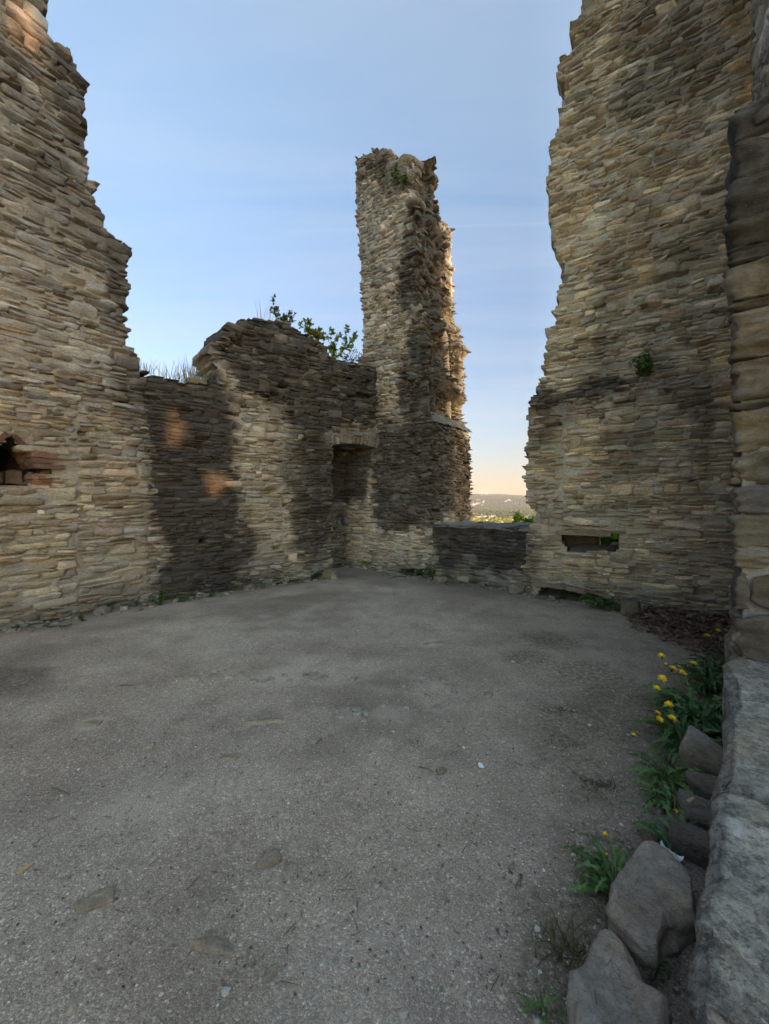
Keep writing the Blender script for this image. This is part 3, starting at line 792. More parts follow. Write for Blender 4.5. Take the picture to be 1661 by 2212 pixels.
# ------------------------------------------------------------------ tall wall on the right
R0, R1 = np.array((2.42, 6.73)), np.array((4.86, 5.186))
sR = Surf([R0, R1], blend=.1)
LR = sR.cum[1]
edgeR = [(1148, 1282), (1130, 1210), (1136, 1140), (1150, 1122), (1152, 1108), (1134, 1097), (1132, 1052), (1133, 975), (1134, 926), (1135, 898), (1141, 877), (1143, 856), (1160, 851), (1155, 842),
         (1164, 817), (1181, 807), (1172, 793), (1178, 768), (1181, 750), (1177, 732), (1182, 707), (1199, 699), (1199, 681), (1190, 670), (1206, 652), (1201, 641), (1208, 615), (1215, 593), (1214, 571),
         (1203, 545), (1188, 527), (1188, 494), (1181, 480), (1179, 439), (1184, 414), (1175, 406), (1181, 366), (1186, 333), (1184, 315), (1201, 282), (1204, 249), (1214, 205), (1219, 187), (1203, 161),
         (1212, 132), (1241, 106), (1241, 88), (1221, 70), (1259, 29), (1248, 22), (1256, 0), (1262, -30), (1290, -60), (1310, -90), (1400, -110), (1500, -160), (1600, -190)]
polyR = np.concatenate([sR.poly(edgeR), [(LR + .35, 11.0), (LR + .35, 0)]])
polyR[0][1] = 0
slotR = sR.poly([(1208, 1150), (1262, 1150), (1340, 1153), (1332, 1194), (1228, 1194), (1214, 1170)])
hollowR = sR.poly([(1166, 1262), (1215, 1268), (1262, 1277), (1312, 1288), (1312, 1340), (1160, 1340)])
jointR = sR.at(1216, 1000)[0]
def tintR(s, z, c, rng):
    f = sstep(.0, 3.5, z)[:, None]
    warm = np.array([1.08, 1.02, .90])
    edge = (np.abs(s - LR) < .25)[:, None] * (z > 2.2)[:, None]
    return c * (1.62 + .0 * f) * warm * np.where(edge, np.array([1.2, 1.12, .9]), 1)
stR = combine(soft(sR.poly([(1136, 858), (1230, 836), (1400, 800), (1490, 828), (1500, 880), (1450, 900), (1310, 890), (1260, 910), (1140, 950)]), .2, .38, .4, 4),
              soft(sR.poly([(1143, 856), (1300, 818), (1400, 805), (1405, 832), (1290, 850), (1150, 880)]), .08, .8, .15, 4),
              soft(sR.poly([(1240, -150), (1620, -200), (1560, 200), (1350, 260), (1230, 120)]), .5, .5, .5, 3),
              soft(sR.poly([(1400, 520), (1560, 480), (1560, 720), (1430, 740)]), .4, .35, .4, 5),
              lambda s, z: .30 * sstep(.1, .55, fbm(s * 2.6, z * .35, 0, 131, 3)) * sstep(1.2, 2.6, z),
              soft(sR.poly([(1130, 1130), (1180, 1130), (1160, 1290), (1120, 1300)]), .12, .5, .1),
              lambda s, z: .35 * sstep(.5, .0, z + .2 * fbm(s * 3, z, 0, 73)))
right = build_wall('masonry', STONE, sR, polyR, [slotR, hollowR], row=(.033, .10), asp=(1.5, 5.6), wlim=(.08, .46), thick=1.4, stain_shade=stR, seed=53, nu=10, nv=7,
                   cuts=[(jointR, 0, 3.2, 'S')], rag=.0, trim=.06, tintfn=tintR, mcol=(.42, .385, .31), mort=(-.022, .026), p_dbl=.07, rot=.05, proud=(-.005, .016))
rootR = empty('ruined_wall', (3.6, 5.9, 0), 'tall ruined wall of tan rubble right of the window gap with a low horizontal slot', 'wall')
reparent(right, rootR)
# the slot: lintel slab, sloping mortared sill, splayed cheeks; the hollow: slab over it and its dark back
acc = Acc(); rng = np.random.default_rng(4)
sa, za = sR.at(1205, 1150); sb, zb = sR.at(1340, 1156)
def plate(acc, surf, s0, s1, z0, z1, d0, d1, col, rng, sub=10, nz=.012): box_on(acc, surf, s0, s1, z0, z1, d0, d1, col, rng, nz, sub)
plate(acc, sR, sa - .02, sb - .12, za - .035, za + .03, -.55, .045, (.30, .23, .15), rng)
plate(acc, sR, sa + .10, sb + .06, za + .02, za + .06, -.60, .03, (.26, .20, .14), rng)
so_, zo_ = sR.at(1160, 1268); s2_, z2_ = sR.at(1308, 1296)
n_ = 14
S, W = np.meshgrid(np.linspace(so_, s2_, 30), np.linspace(0, 1, 8), indexing='ij')
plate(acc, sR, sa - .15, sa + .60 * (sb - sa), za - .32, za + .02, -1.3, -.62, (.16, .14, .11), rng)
lint = acc.build('slot_lintel', STONE, rootR); lint.location = -np.array(rootR.location)
acc = Acc()
S, W = np.meshgrid(np.linspace(sa + .02, sb, 24), np.linspace(0, 1, 16), indexing='ij')
zsill = sR.at(1270, 1182)[1]
Z = zsill - .15 + .15 * W + .012 * fbm(S * 8, W * 5, 0, 31, 3); D = .03 - .60 * W
p3 = sR.P(S, Z, D); idx = np.arange(S.size).reshape(S.shape); q = np.stack([idx[:-1, :-1], idx[1:, :-1], idx[1:, 1:], idx[:-1, 1:]], -1).reshape(-1, 4)
acc.add(p3.reshape(-1, 3), q, c=(.30, .28, .245, .05))
sl = acc.build('slot_sill', STONE, rootR); sl.location = -np.array(rootR.location)
acc = Acc()
for k, (u0, v0, u1, v1, th, pr) in enumerate(((1155, 1256, 1222, 1264, .05, .09), (1216, 1260, 1268, 1274, .06, .11), (1262, 1271, 1320, 1286, .05, .07))):
    a_, b_ = sR.at(u0, v0), sR.at(u1, v1)
    g = np.linspace(0, 1, 13); A, B = np.meshgrid(g, g, indexing='ij'); idx = np.arange(169).reshape(13, 13); q = np.stack([idx[:-1, :-1], idx[1:, :-1], idx[1:, 1:], idx[:-1, 1:]], -1).reshape(-1, 4)
    for (x, y, w) in ((A, B, np.ones_like(A)), (A, np.zeros_like(A), B), (A, np.ones_like(A), B), (np.zeros_like(A), B, A), (np.ones_like(A), B, A)):
        S = a_[0] + (b_[0] - a_[0]) * x; Z = a_[1] + (b_[1] - a_[1]) * x - th * (1 - y) + .012 * fbm(S * 9, y * 2, w * 4, 33 + k, 3); D = -.5 + (.5 + pr) * w + .02 * vnoise(S * 12, Z * 12, 0, 35 + k)
        acc.add(sR.P(S, Z, D).reshape(-1, 3), q, c=(.27, .21, .145, .1))
hl = acc.build('hollow_lintel', STONE, rootR); hl.location = -np.array(rootR.location)
acc = Acc()
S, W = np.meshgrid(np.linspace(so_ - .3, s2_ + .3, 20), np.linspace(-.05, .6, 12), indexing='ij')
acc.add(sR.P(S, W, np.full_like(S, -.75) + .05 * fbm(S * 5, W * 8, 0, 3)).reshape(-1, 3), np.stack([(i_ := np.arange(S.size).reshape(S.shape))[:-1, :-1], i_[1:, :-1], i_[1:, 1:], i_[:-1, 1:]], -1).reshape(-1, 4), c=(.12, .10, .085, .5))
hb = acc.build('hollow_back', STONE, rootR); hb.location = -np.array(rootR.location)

# ------------------------------------------------------------------ return wall behind the pillar
sQ = Surf([(4.80, 5.22), (3.70, 3.55), (3.10, 2.63)], blend=.3)
LQ = sQ.cum[2]
ret = build_wall('masonry', STONE, sQ, np.array([(0.0, 0), (LQ, 0), (LQ, 7.6), (LQ * .6, 8.8), (0, 10.4)]), row=(.08, .22), asp=(1.5, 4), wlim=(.15, .6), thick=1.0, seed=61,
                 nu=9, nv=6, deep=False, pal=[((.40, .37, .30), 3), ((.34, .31, .26), 2), ((.28, .24, .19), 1)], mcol=(.36, .33, .27), stain_shade=lambda s, z: .1 + 0 * s)
rootQ = empty('ruined_wall', (4.2, 4.3, 0), 'pale return wall rising behind the dark pillar at the upper right corner', 'wall')
reparent(ret, rootQ)

# ------------------------------------------------------------------ dark ashlar pillar on the ledge
Ld = np.array((.663, .748)); Rd = np.array((.845, -.535))
C0 = np.array((2.53, 2.88))
sA = Surf([C0 + Ld * 1.1, C0, C0 + Rd * .75, C0 + Rd * .75 + Ld * 1.1], blend=.10)
lc = sA.cum[1]
rowsA = [.36, .30, .155, .23, .20, .25, .30, .06, .29, .17, .19, .06, .26, .12, .20, .29, .29, .24, .27, .26]
zb0 = .405
polyA = np.array([(0, zb0), (sA.cum[3], zb0), (sA.cum[3], 4.75), (lc + .75, 4.85), (lc + .25, 4.47), (lc, 4.27), (0, 4.27)])
def longA(s, z, rng):
    f = np.zeros(len(s)); f += ((z > 3.0) & (z < 3.75)) * .02; return f
stA = combine(soft(np.array([(-1, 3.02), (4, 3.02), (4, 6), (-1, 6)]), .10, .62, .15, 3), soft(np.array([(lc - .2, .3), (lc + .2, .3), (lc + .15, .62), (lc - .2, .62)]), .1, .25),
              lambda s, z: .22 + .25 * fbm(s * 3, z * 3, 0, 6, 3))
PAL_ASH = [((.155, .125, .078), 3), ((.13, .115, .085), 3), ((.17, .125, .065), 2), ((.115, .105, .09), 2)]
pillar = build_wall('masonry', ASHLAR, sA, polyA, [], rows=rowsA, row=(.2, .3), asp=(4, 7), wlim=(.9, 1.6), thick=.30, stain_shade=stA, seed=71, nu=44, nv=16, grid=.025,
                    mort=(-.034, .012), proud=(.0, .014), rnd=.012, chip=.018, rot=.006, jit=.05, p_split=0, p_dbl=0, miss=0, deep=False, rag=.0, wav=.02, gap=.014, bedrough=.020, rough=.012, pal=PAL_ASH,
                    mcol=(.27, .265, .25), long_out=longA, inset=0, back=.12, tilt=.12)
rootA = empty('stone_pillar', (C0[0], C0[1], .42), 'dark pillar of large weathered blocks standing on the ledge at the right edge', 'pillar')
reparent(pillar, rootA)
acc = Acc(); rng = np.random.default_rng(9)
for k in range(3):
    p, q, c = rock_arrays(rng, (.95, 1.05, .26), 6, 5, .03, 16, 700 + k, col=(.15, .135, .115))
    acc.add(rotz(p, math.atan2(Rd[1], Rd[0]), (0, -.32)) + np.array([*(C0 + Rd * .40 + Ld * (.42 + .2 * k)), 4.40 + .02 * k]), q, c=np.concatenate([c, np.full((len(c), 1), .4)], 1))
cs_ = acc.build('cap_stone', ASHLAR, rootA); cs_.location = -np.array(rootA.location)

# ------------------------------------------------------------------ low ledge in the foreground (broken sill of the archway)
E0 = np.array((.672, .845))                     # a point on its left upper edge
Nn = np.array((.748, -.663))                    # to the right
zl = .42
def ledge_block(t0, t1, w0, w1, z0, z1, seed, col, edge=.02):
    n1, n2, n3 = 70, 60, 22
    t = np.linspace(t0, t1, n1); w = np.linspace(w0, w1, n2); z = np.linspace(z0, z1, n3)
    acc = Acc()
    for (A, B, fn) in ((t, w, lambda a, b: (a, b, 0 * a + z1)), (t, z, lambda a, b: (a, 0 * a + w0, b)), (t, z, lambda a, b: (a, 0 * a + w1, b)), (w, z, lambda a, b: (0 * a + t0, a, b)), (w, z, lambda a, b: (0 * a + t1, a, b))):
        a, b = np.meshgrid(A, B, indexing='ij'); T_, W_, Z_ = fn(a, b)
        # rounded, worn arrises
        ru = .035
        dt = np.minimum(T_ - t0, t1 - T_); dw = np.minimum(W_ - w0, w1 - W_); dz = z1 - Z_
        def rd(d): return np.clip(1 - d / ru, 0, 1) ** 2 * ru * .55
        Zq = Z_ - np.where(dz < ru, rd(np.minimum(dt, dw)), 0)
        Wq = W_ + np.where(W_ < (w0 + w1) / 2, 1, -1) * np.where(dw < ru, rd(np.minimum(dz, dt)), 0)
        Tq = T_ + np.where(T_ < (t0 + t1) / 2, 1, -1) * np.where(dt < ru, rd(np.minimum(dz, dw)), 0)
        nx = .030 * fbm(T_ * 3.0, W_ * 3.0, Z_ * 3, seed, 5); ny = .035 * fbm(T_ * 3.5, W_ * 3.5, Z_ * 4, seed + 1, 5); nz = .022 * fbm(T_ * 3.2, W_ * 3.2, Z_ * 3, seed + 2, 6, .55)
        Wq = Wq + ny + .03 * vnoise(T_ * 2, 0, 0, seed + 7); Tq = Tq + nx; Zq = Zq + nz
        X = E0[0] + Ld[0] * Tq + Nn[0] * Wq; Y = E0[1] + Ld[1] * Tq + Nn[1] * Wq
        idx = np.arange(a.size).reshape(a.shape); q = np.stack([idx[:-1, :-1], idx[1:, :-1], idx[1:, 1:], idx[:-1, 1:]], -1).reshape(-1, 4)
        c = np.asarray(col) * np.exp(.18 * fbm(T_ * 4, W_ * 4, Z_ * 4, seed + 5, 4))[..., None]
        acc.add(np.stack([X, Y, Zq], -1).reshape(-1, 3), q, c=np.concatenate([c.reshape(-1, 3), np.full((a.size, 1), .0)], 1))
    return acc
rootD = empty('stone_ledge', (E0[0], E0[1], 0), 'broad low ledge of lichen spotted stone slabs in the right foreground', 'ledge')
for k, (t0, t1, z1, cl) in enumerate(((-1.2, -.02, .41, (.23, .205, .165)), (-.005, 1.02, .43, (.26, .238, .20)), (1.035, 3.6, .42, (.27, .245, .205)))):
    b_ = ledge_block(t0, t1, 0, 1.15, -.05, z1, 300 + k * 11, cl).build('slab', LEDGE, rootD); b_.location = -np.array(rootD.location)
# rough footing stones under the slabs' edge
sF = Surf([E0 + Ld * 2.85 + Nn * .03, E0 - Ld * 1.2 + Nn * .03], blend=.1)
# ================================================================== GROUND
def mat_gravel():
    m, nt, b = nt_new('gravel')
    co = N(nt, 'ShaderNodeNewGeometry').outputs['Position']
    big = noise_tex(nt, co, .55, 5, .6, dist=.4); mid = noise_tex(nt, co, 2.3, 6, .65); fin = noise_tex(nt, co, 30, 4, .7)
    c = mixc(nt, ramp(nt, big, [(.40, 0.0), (.58, 1.0)]), (.345, .270, .207), (.478, .388, .300))
    c = mixc(nt, mathn(nt, 'MULTIPLY', ramp(nt, mid, [(.50, 0.0), (.68, 1.0)]), .55), c, (.235, .185, .14))
    def grains(sc, lo, hi):
        v = N(nt, 'ShaderNodeTexVoronoi', i_Scale=sc); nt.links.new(co, v.inputs['Vector'])
        sepc = N(nt, 'ShaderNodeSeparateColor'); nt.links.new(v.outputs['Color'], sepc.inputs[0])
        return ramp(nt, sepc.outputs[0], [(0.0, lo), (.7, 1.0), (.93, 1.25), (1.0, hi)]), v.outputs['Distance'], sepc.outputs[1]
    g1, d1, h1 = grains(125, .45, 2.4); g2, d2, h2 = grains(320, .5, 2.0)
    c = mixc(nt, .5, c, g1, 'MULTIPLY'); c = mixc(nt, .6, c, g2, 'MULTIPLY')
    c = mixc(nt, .6, c, ramp(nt, fin, [(.3, .7), (.7, 1.3)]), 'MULTIPLY')
    # reddish needles and litter worn into the surface
    at_ = N(nt, 'ShaderNodeVertexColor', layer_name='Col'); sc_ = N(nt, 'ShaderNodeSeparateColor'); nt.links.new(at_.outputs[0], sc_.inputs[0])
    lit = mathn(nt, 'MULTIPLY', sc_.outputs[0], ramp(nt, fin, [(.40, .55), (.60, 1.0)]))
    c = mixc(nt, mathn(nt, 'MULTIPLY', lit, .85), c, (.085, .062, .046))
    mos = mathn(nt, 'MULTIPLY', sc_.outputs[1], ramp(nt, noise_tex(nt, co, 26, 6, .75), [(.38, 0.0), (.64, 1.0)]))
    c = mixc(nt, mathn(nt, 'MULTIPLY', mos, .8), c, (.062, .064, .03))
    c = mixc(nt, mathn(nt, 'MULTIPLY', sc_.outputs[2], .8), c, mixc(nt, .6, (.50, .425, .335), g2, 'MULTIPLY'))
    c = mixc(nt, at_.outputs[1], c, mixc(nt, ramp(nt, mid, [(.4, 0.0), (.6, 1.0)]), (.045, .065, .02), (.09, .10, .035)))
    nt.links.new(c, b.inputs['Base Color']); b.inputs['Roughness'].default_value = .95
    h = mathn(nt, 'ADD', mathn(nt, 'MULTIPLY', mathn(nt, 'SUBTRACT', 1.0, d1), mathn(nt, 'ADD', h1, .2)), mathn(nt, 'MULTIPLY', mathn(nt, 'SUBTRACT', 1.0, d2), .45))
    h = mathn(nt, 'ADD', h, mathn(nt, 'MULTIPLY', fin, .8))
    bp = N(nt, 'ShaderNodeBump', i_Strength=.8, i_Distance=.006); nt.links.new(h, bp.inputs['Height']); nt.links.new(bp.outputs[0], b.inputs['Normal'])
    return m
GRAVEL = mat_gravel()

def ground_z(x, y):
    z = .022 * fbm(x * .7, y * .7, 0, 401, 3) + .008 * fbm(x * 4, y * 4, 0, 402, 3)
    # courtyard is level; outside the walls the castle hill falls away
    r = np.hypot(x + .5, (y - 3.5) * .95)
    fall = np.clip(r - 11, 0, None)
    z = z - np.where(fall > 0, 1.25 * fall * sstep(0, 14, fall) * .55, 0)
    z = np.maximum(z, -101 + .5 * fbm(x * .02, y * .02, 0, 3))
    return z
near_x = np.arange(-7.5, 6.2, .032); near_y = np.arange(.3, 11.2, .032)
def spread(a):
    s = np.cumsum(.05 * 1.22 ** np.arange(44)); s = s[s < 480]
    return np.concatenate([(a[0] - s)[::-1], a, a[-1] + s])
gx, gy = spread(near_x), spread(near_y)
X, Y = np.meshgrid(gx, gy, indexing='ij')
Zg = ground_z(X, Y)
idx = np.arange(X.size).reshape(X.shape); q = np.stack([idx[:-1, :-1], idx[1:, :-1], idx[1:, 1:], idx[:-1, 1:]], -1).reshape(-1, 4)
# worn-in patches: red = needle litter, green = moss, blue = bare trodden dust, alpha = grass on the slope outside
def blob(u, v, r, st=1.0):
    c = gpt(u, v); return c[0], c[1], r, st
def field(bl, seed, nz=.5):
    o = np.zeros(X.shape)
    for (a, b, r, st) in bl:
        d = np.hypot(X - a, Y - b) / r + nz * fbm(X * 2.5, Y * 2.5, 0, seed, 4)
        o = np.maximum(o, st * sstep(1.1, .35, d))
    return o
sides = np.concatenate([np.array([P1, P2, P3, J]), [(.2, 8.7), (1.0, 8.1), (2.5, 6.65), (4.4, 5.45)]])
def dline(x, y):
    d = np.full(x.shape, 9e9)
    for a, b in zip(sides[:-1], sides[1:]):
        a = np.array(a); b = np.array(b); e = b - a; t = np.clip(((x - a[0]) * e[0] + (y - a[1]) * e[1]) / (e @ e), 0, 1)
        d = np.minimum(d, np.hypot(x - a[0] - t * e[0], y - a[1] - t * e[1]))
    return d
dl = dline(X, Y)
litter = field([blob(0, 1480, .45), blob(40, 1420, .7, .5), blob(600, 1310, .9, .6), blob(700, 1290, .7, .5), blob(1500, 1370, .8, .8), blob(1290, 1650, .5, .45), blob(1250, 1850, .4, .35), blob(250, 1700, .6, .25), blob(1400, 1420, .8, .5), blob(1150, 1600, .5, .3)], 501)
litter = np.maximum(litter, .6 * sstep(.75, .05, dl + .25 * fbm(X * 2, Y * 2, 0, 503, 3)))
ledge_d = np.abs((X - .672) * .748 - (Y - .845) * .663)
litter = np.maximum(litter, .75 * sstep(.9, .1, ledge_d + .3 * fbm(X * 2, Y * 2, 0, 509, 4)))
dirt = np.maximum(.62 * sstep(2.2, .2, ledge_d + .8 * fbm(X * 1.1, Y * 1.1, 0, 521, 4)), .55 * sstep(1.6, .1, dl + .7 * fbm(X * 1.3, Y * 1.3, 0, 523, 4)))
dirt = np.maximum(dirt, field([blob(800, 1540, .55, .75), blob(1000, 1700, .5, .35)], 525, .7))
litter = np.maximum(litter, .8 * dirt)
moss = field([blob(1190, 1385, .42), blob(1150, 1420, .3), blob(1260, 1455, .5), blob(1215, 1540, .35), blob(1330, 1500, .45), blob(1230, 1600, .35, .8), blob(1310, 1560, .4), blob(1290, 1700, .3, .7), blob(1420, 1560, .5), blob(1210, 1990, .2, .7), blob(1240, 2080, .25), blob(1150, 2150, .2, .8), blob(1330, 1840, .25)], 505)
moss = np.maximum(moss, .55 * sstep(.42, .05, dl + .2 * fbm(X * 3, Y * 3, 0, 507, 3)))
dust = .55 * sstep(.1, .6, fbm(X * .9, Y * .9, 0, 511, 4)) * sstep(1.2, .2, np.hypot((X + .9) / 1.6, (Y - 2.0) / 1.6))
dust = np.maximum(dust, field([blob(940, 1490, .12, .9), blob(935, 1387, .14, .7), blob(850, 1548, .12, .6), blob(755, 1550, .12, .5), blob(560, 1465, .35, .6), blob(195, 1560, .12, .7)], 513, .7))
grass = sstep(11.5, 14, np.hypot(X + .5, Y - 3.5))
col = np.stack([litter, moss, dust, grass], -1).reshape(-1, 4)
ground = mesh_obj('ground', np.stack([X, Y, Zg], -1).reshape(-1, 3), q, GRAVEL, col)
tag(ground, 'grey gravel floor of the courtyard and the hilltop around it', None, None, 'structure')

# ------------------------------------------------------------------ unseen wall added to shade the courtyard and place its sun patches
def qt(qv, t): return np.array((t * SD[0] + qv * .64, t * SD[1] + qv * .77))
SD = np.array((.77, -.64))
tW = 17.0
sW = Surf([qt(8.2, tW), qt(-7, tW)], blend=.1)
LW = sW.cum[1]
tan_e = math.tan(math.radians(6.5))
def hole(pt, ws, hs):
    """a hole cut in the added wall so that its sunbeam reaches pt"""
    qv = pt[0] * .64 + pt[1] * .77; t0 = pt[0] * SD[0] + pt[1] * SD[1]
    sdir = SD / np.linalg.norm(SD)
    s_ = 8.2 * np.linalg.norm((.64, .77)) * 1.0 - qv
    z_ = pt[2] + (tW - t0) * tan_e
    rg = np.random.default_rng(int(abs(s_) * 1000)); th = np.linspace(0, 2 * PI, 14, endpoint=False)
    r = rg.uniform(.55, 1.25, 14)
    return np.stack([s_ + ws * 1.15 * r * np.cos(th), z_ + hs * 1.15 * r * np.sin(th)], 1)
hs_ = [hole(sL.P(*[np.array(v) for v in (*sL.at(52, 55), 0.)]), .16, .35), hole(sG.P(*[np.array(v) for v in (*sG.at(380, 918), 0.)]), .11, .30),
       hole(sG.P(*[np.array(v) for v in (*sG.at(468, 1045), 0.)]), .18, .22), hole(sG.P(*[np.array(v) for v in (*sG.at(590, 1110), 0.)]), .07, .30), np.array([(-1.6, 8.95), (-.20, 8.95), (-.24, 9.8), (-.18, 10.8), (-1.6, 10.9)])]
outer = build_wall('masonry', STONE, sW, np.array([(-1.7, -6), (LW, -6), (LW, 11.5), (LW * .7, 12.6), (LW * .4, 12.2), (.8, 12.6), (0, 11.9), (-1.7, 11.7)]), hs_, row=(.10, .2), asp=(1.3, 3), wlim=(.15, .6), thick=.5, seed=83,
                   nu=6, nv=5, grid=.06, deep=False, stain_shade=lambda s, z: .15 + 0 * s, sidecuts=1, inset=0, p_dbl=0, z_lo=-1)
rootW = empty('ruined_wall', (*qt(3, tW), 0), 'unseen shading wall, added away to the right with holes for sun patches', 'wall')
reparent(outer, rootW)
# ================================================================== STONES, PLANTS AND LITTER
PLANT = mat_attr('leaf_green', rough=.5, var=.3, scale=40, trans=.4)
STEM = mat_attr('stem', rough=.7, var=.2, scale=30)
PETAL = mat_attr('petal_yellow', rough=.6, var=.12, scale=60, trans=.15)
DRY = mat_attr('dry_leaf', rough=.75, var=.35, scale=45, trans=.05)
PALE = mat_attr('pale_scrap', rough=.8, var=.12, scale=60)
def gz(x, y): return float(ground_z(np.array(x), np.array(y)))
def gp(u, v):
    p = gpt(u, v); return np.array([p[0], p[1], gz(p[0], p[1])])

def boulder(label, pos, size, rot, seed, col, tilt=(0, 0), sink=.25, planes=12, group=None, rough=.045, name='rock', cat='rock', mat=None, sub=5):
    rng = np.random.default_rng(seed)
    p, q, c = rock_arrays(rng, size, planes, sub, rough, 40, seed, np.asarray(col) * (1.12, 1.0, .86))
    p = rotz(p, rot, tilt)
    zmin = p[:, 2].min(); h = p[:, 2].max() - zmin
    org = np.array([pos[0], pos[1], gz(pos[0], pos[1])])
    p = p - np.array([0, 0, zmin + sink * h])
    o = mesh_obj(name, p, q, mat or ROCK, np.concatenate([c, np.full((len(c), 1), .08)], 1), loc=org)
    return tag(o, label, cat, group, 'thing')

G1 = (.17, .16, .148)
def big_slab(label, pts, h, seed, col, slope):
    top = [gpt(1188 + u * .2848, 1728 + v * .2848, h + 0.0)[:2] for u, v in pts]
    V, Q, c = slab_rock(top, h, seed, np.asarray(col) * (1.12, 1.0, .86), .012, slope)
    org = np.array([*np.mean(top, 0), 0]); o = mesh_obj('rock', V - org, Q, ROCK, np.concatenate([c, np.full((len(c), 1), .02)], 1), loc=org)
    return tag(o, label, 'rock', None, 'thing')
big_slab('large angular grey rock leaning against the ledge, above the other big rock', [(720, 345), (800, 345), (930, 440), (1050, 545), (1035, 800), (870, 860), (800, 1070), (700, 1050), (560, 905), (470, 835), (490, 670), (620, 430)], .115, 21, (.29, .27, .245), (-.10, .06))
big_slab('biggest grey rock at the very bottom beside the ledge, with a flat sloping top', [(400, 935), (470, 960), (560, 1060), (650, 1320), (800, 1420), (850, 1480), (850, 1900), (700, 2050), (300, 2000), (180, 1750), (165, 1450), (210, 1300), (290, 1170)], .12, 23, (.31, .29, .265), (-.05, -.10))
boulder('grey brown rock wedged between the ledge and the dandelion clump', (1.85, 2.28), (.24, .30, .22), .75, 25, (.21, .195, .165), (.25, -.1), .2, 5)
boulder('dark rounded rock between two dandelions, close against the ledge', (1.53, 1.95), (.14, .20, .13), .9, 27, (.18, .165, .145), (.2, .25), .25, 5)
boulder('small dark rock touching the ledge behind the pair of dark rounded rocks', (1.69, 2.07), (.15, .20, .15), .6, 29, (.17, .16, .135), (-.25, .2), .2, 5)
boulder('narrow upright dark rock against the ledge beside the white paper scrap', (1.33, 1.72), (.09, .20, .19), .75, 31, (.105, .098, .088), (.1, -.2), .15, 5)
boulder('fist sized pale brown stone just behind the large angular rock', tuple(gp(1409, 1822)[:2]), (.085, .075, .075), .3, 33, (.21, .195, .16), sub=4)
boulder('flat grey stone lying behind the dandelion leaf near the pale brown stone', tuple(gp(1432, 1812)[:2]), (.16, .10, .07), .9, 35, (.14, .14, .13), sub=4)
boulder('pale chip of stone under the leaves of the long-leaved dandelion', tuple(gp(1420, 1752)[:2]), (.07, .06, .035), .4, 37, (.27, .265, .255), sub=4, name='stone', cat='stone')
boulder('squarish grey block at the foot of the tower beside the leafy weed', tuple(gp(952, 1257)[:2]), (.26, .22, .17), .5, 41, (.20, .185, .16), sub=4, planes=5, name='stone_block', cat='stone')
boulder('squarish grey block at the foot of the parapet by the wall hollow', tuple(gp(1118, 1281)[:2]), (.30, .26, .21), .9, 43, (.22, .205, .18), sub=4, planes=5, name='stone_block', cat='stone')
boulder('mossy square block at the foot of the right wall beside the leaf heap', tuple(gp(1362, 1324)[:2]), (.28, .22, .27), -.55, 45, (.155, .15, .115), sub=4, planes=4, name='stone_block', cat='stone')
boulder('thick foot stone at the base of the doorway jamb', (-1.16, 8.18), (.34, .22, .2), .65, 47, (.20, .175, .115), sub=4, planes=5, name='stone_block', cat='stone')
boulder('mossy square stone lying on the broken wall top among dry grass', (0, 0), (.34, .30, .20), .8, 49, (.17, .155, .10), sub=4, planes=4, name='stone_block', cat='stone').location = tuple(sG.P(*[np.array(v) for v in (*sG.at(432, 827), -.25)]) + np.array([0, 0, -.03]))
for (u, v, L, W_, H_, a, sd, cl, lb) in (
        (578, 1858, .125, .075, .045, .7, 51, (.235, .215, .185), 'lone tan stone half sunk in the middle of the gravel'),
        (630, 1866, .065, .055, .018, .3, 53, (.24, .235, .225), 'thin triangular grey flake beside the lone tan stone'),
        (458, 2052, .20, .060, .04, -.12, 55, (.235, .23, .215), 'long narrow grey stone sunk in the gravel near the bottom'),
        (205, 1952, .15, .10, .04, .5, 57, (.23, .21, .17), 'yellowish stone half buried in the lower left gravel'),
        (195, 1560, .17, .10, .035, .1, 59, (.31, .295, .265), 'pale flat stone in the left part of the gravel'),
        (572, 1557, .36, .10, .04, .25, 61, (.30, .285, .26), 'long pale slab sunk flush in the middle of the gravel'),
        (955, 1672, .075, .05, .05, .2, 63, (.25, .23, .19), 'small tan stone left of the white flake'),
        (680, 1604, .09, .07, .05, 1.2, 65, (.24, .235, .22), 'rounded grey stone below the long pale slab'),
        (322, 1610, .065, .06, .045, .2, 67, (.33, .31, .27), 'pale cobble alone in the left gravel, below the flat stone'),
        (497, 1638, .14, .07, .03, .2, 69, (.28, .26, .225), 'flat tan stone left of the rounded grey stone'),
        (585, 2108, .055, .05, .03, .3, 71, (.25, .245, .23), 'grey pebble right of the long narrow grey stone'),
        (935, 1389, .26, .12, .03, .05, 73, (.35, .335, .30), 'pale slab flush with the gravel towards the doorway')):
    p = gp(u, v)
    boulder(lb, p[:2], (L, W_, H_ * 1.5), a, sd, np.array(cl) * .35 + np.array((.30, .265, .22)) * .62, (0, 0), .68, 9, None, .05, 'stone', 'stone', sub=4)
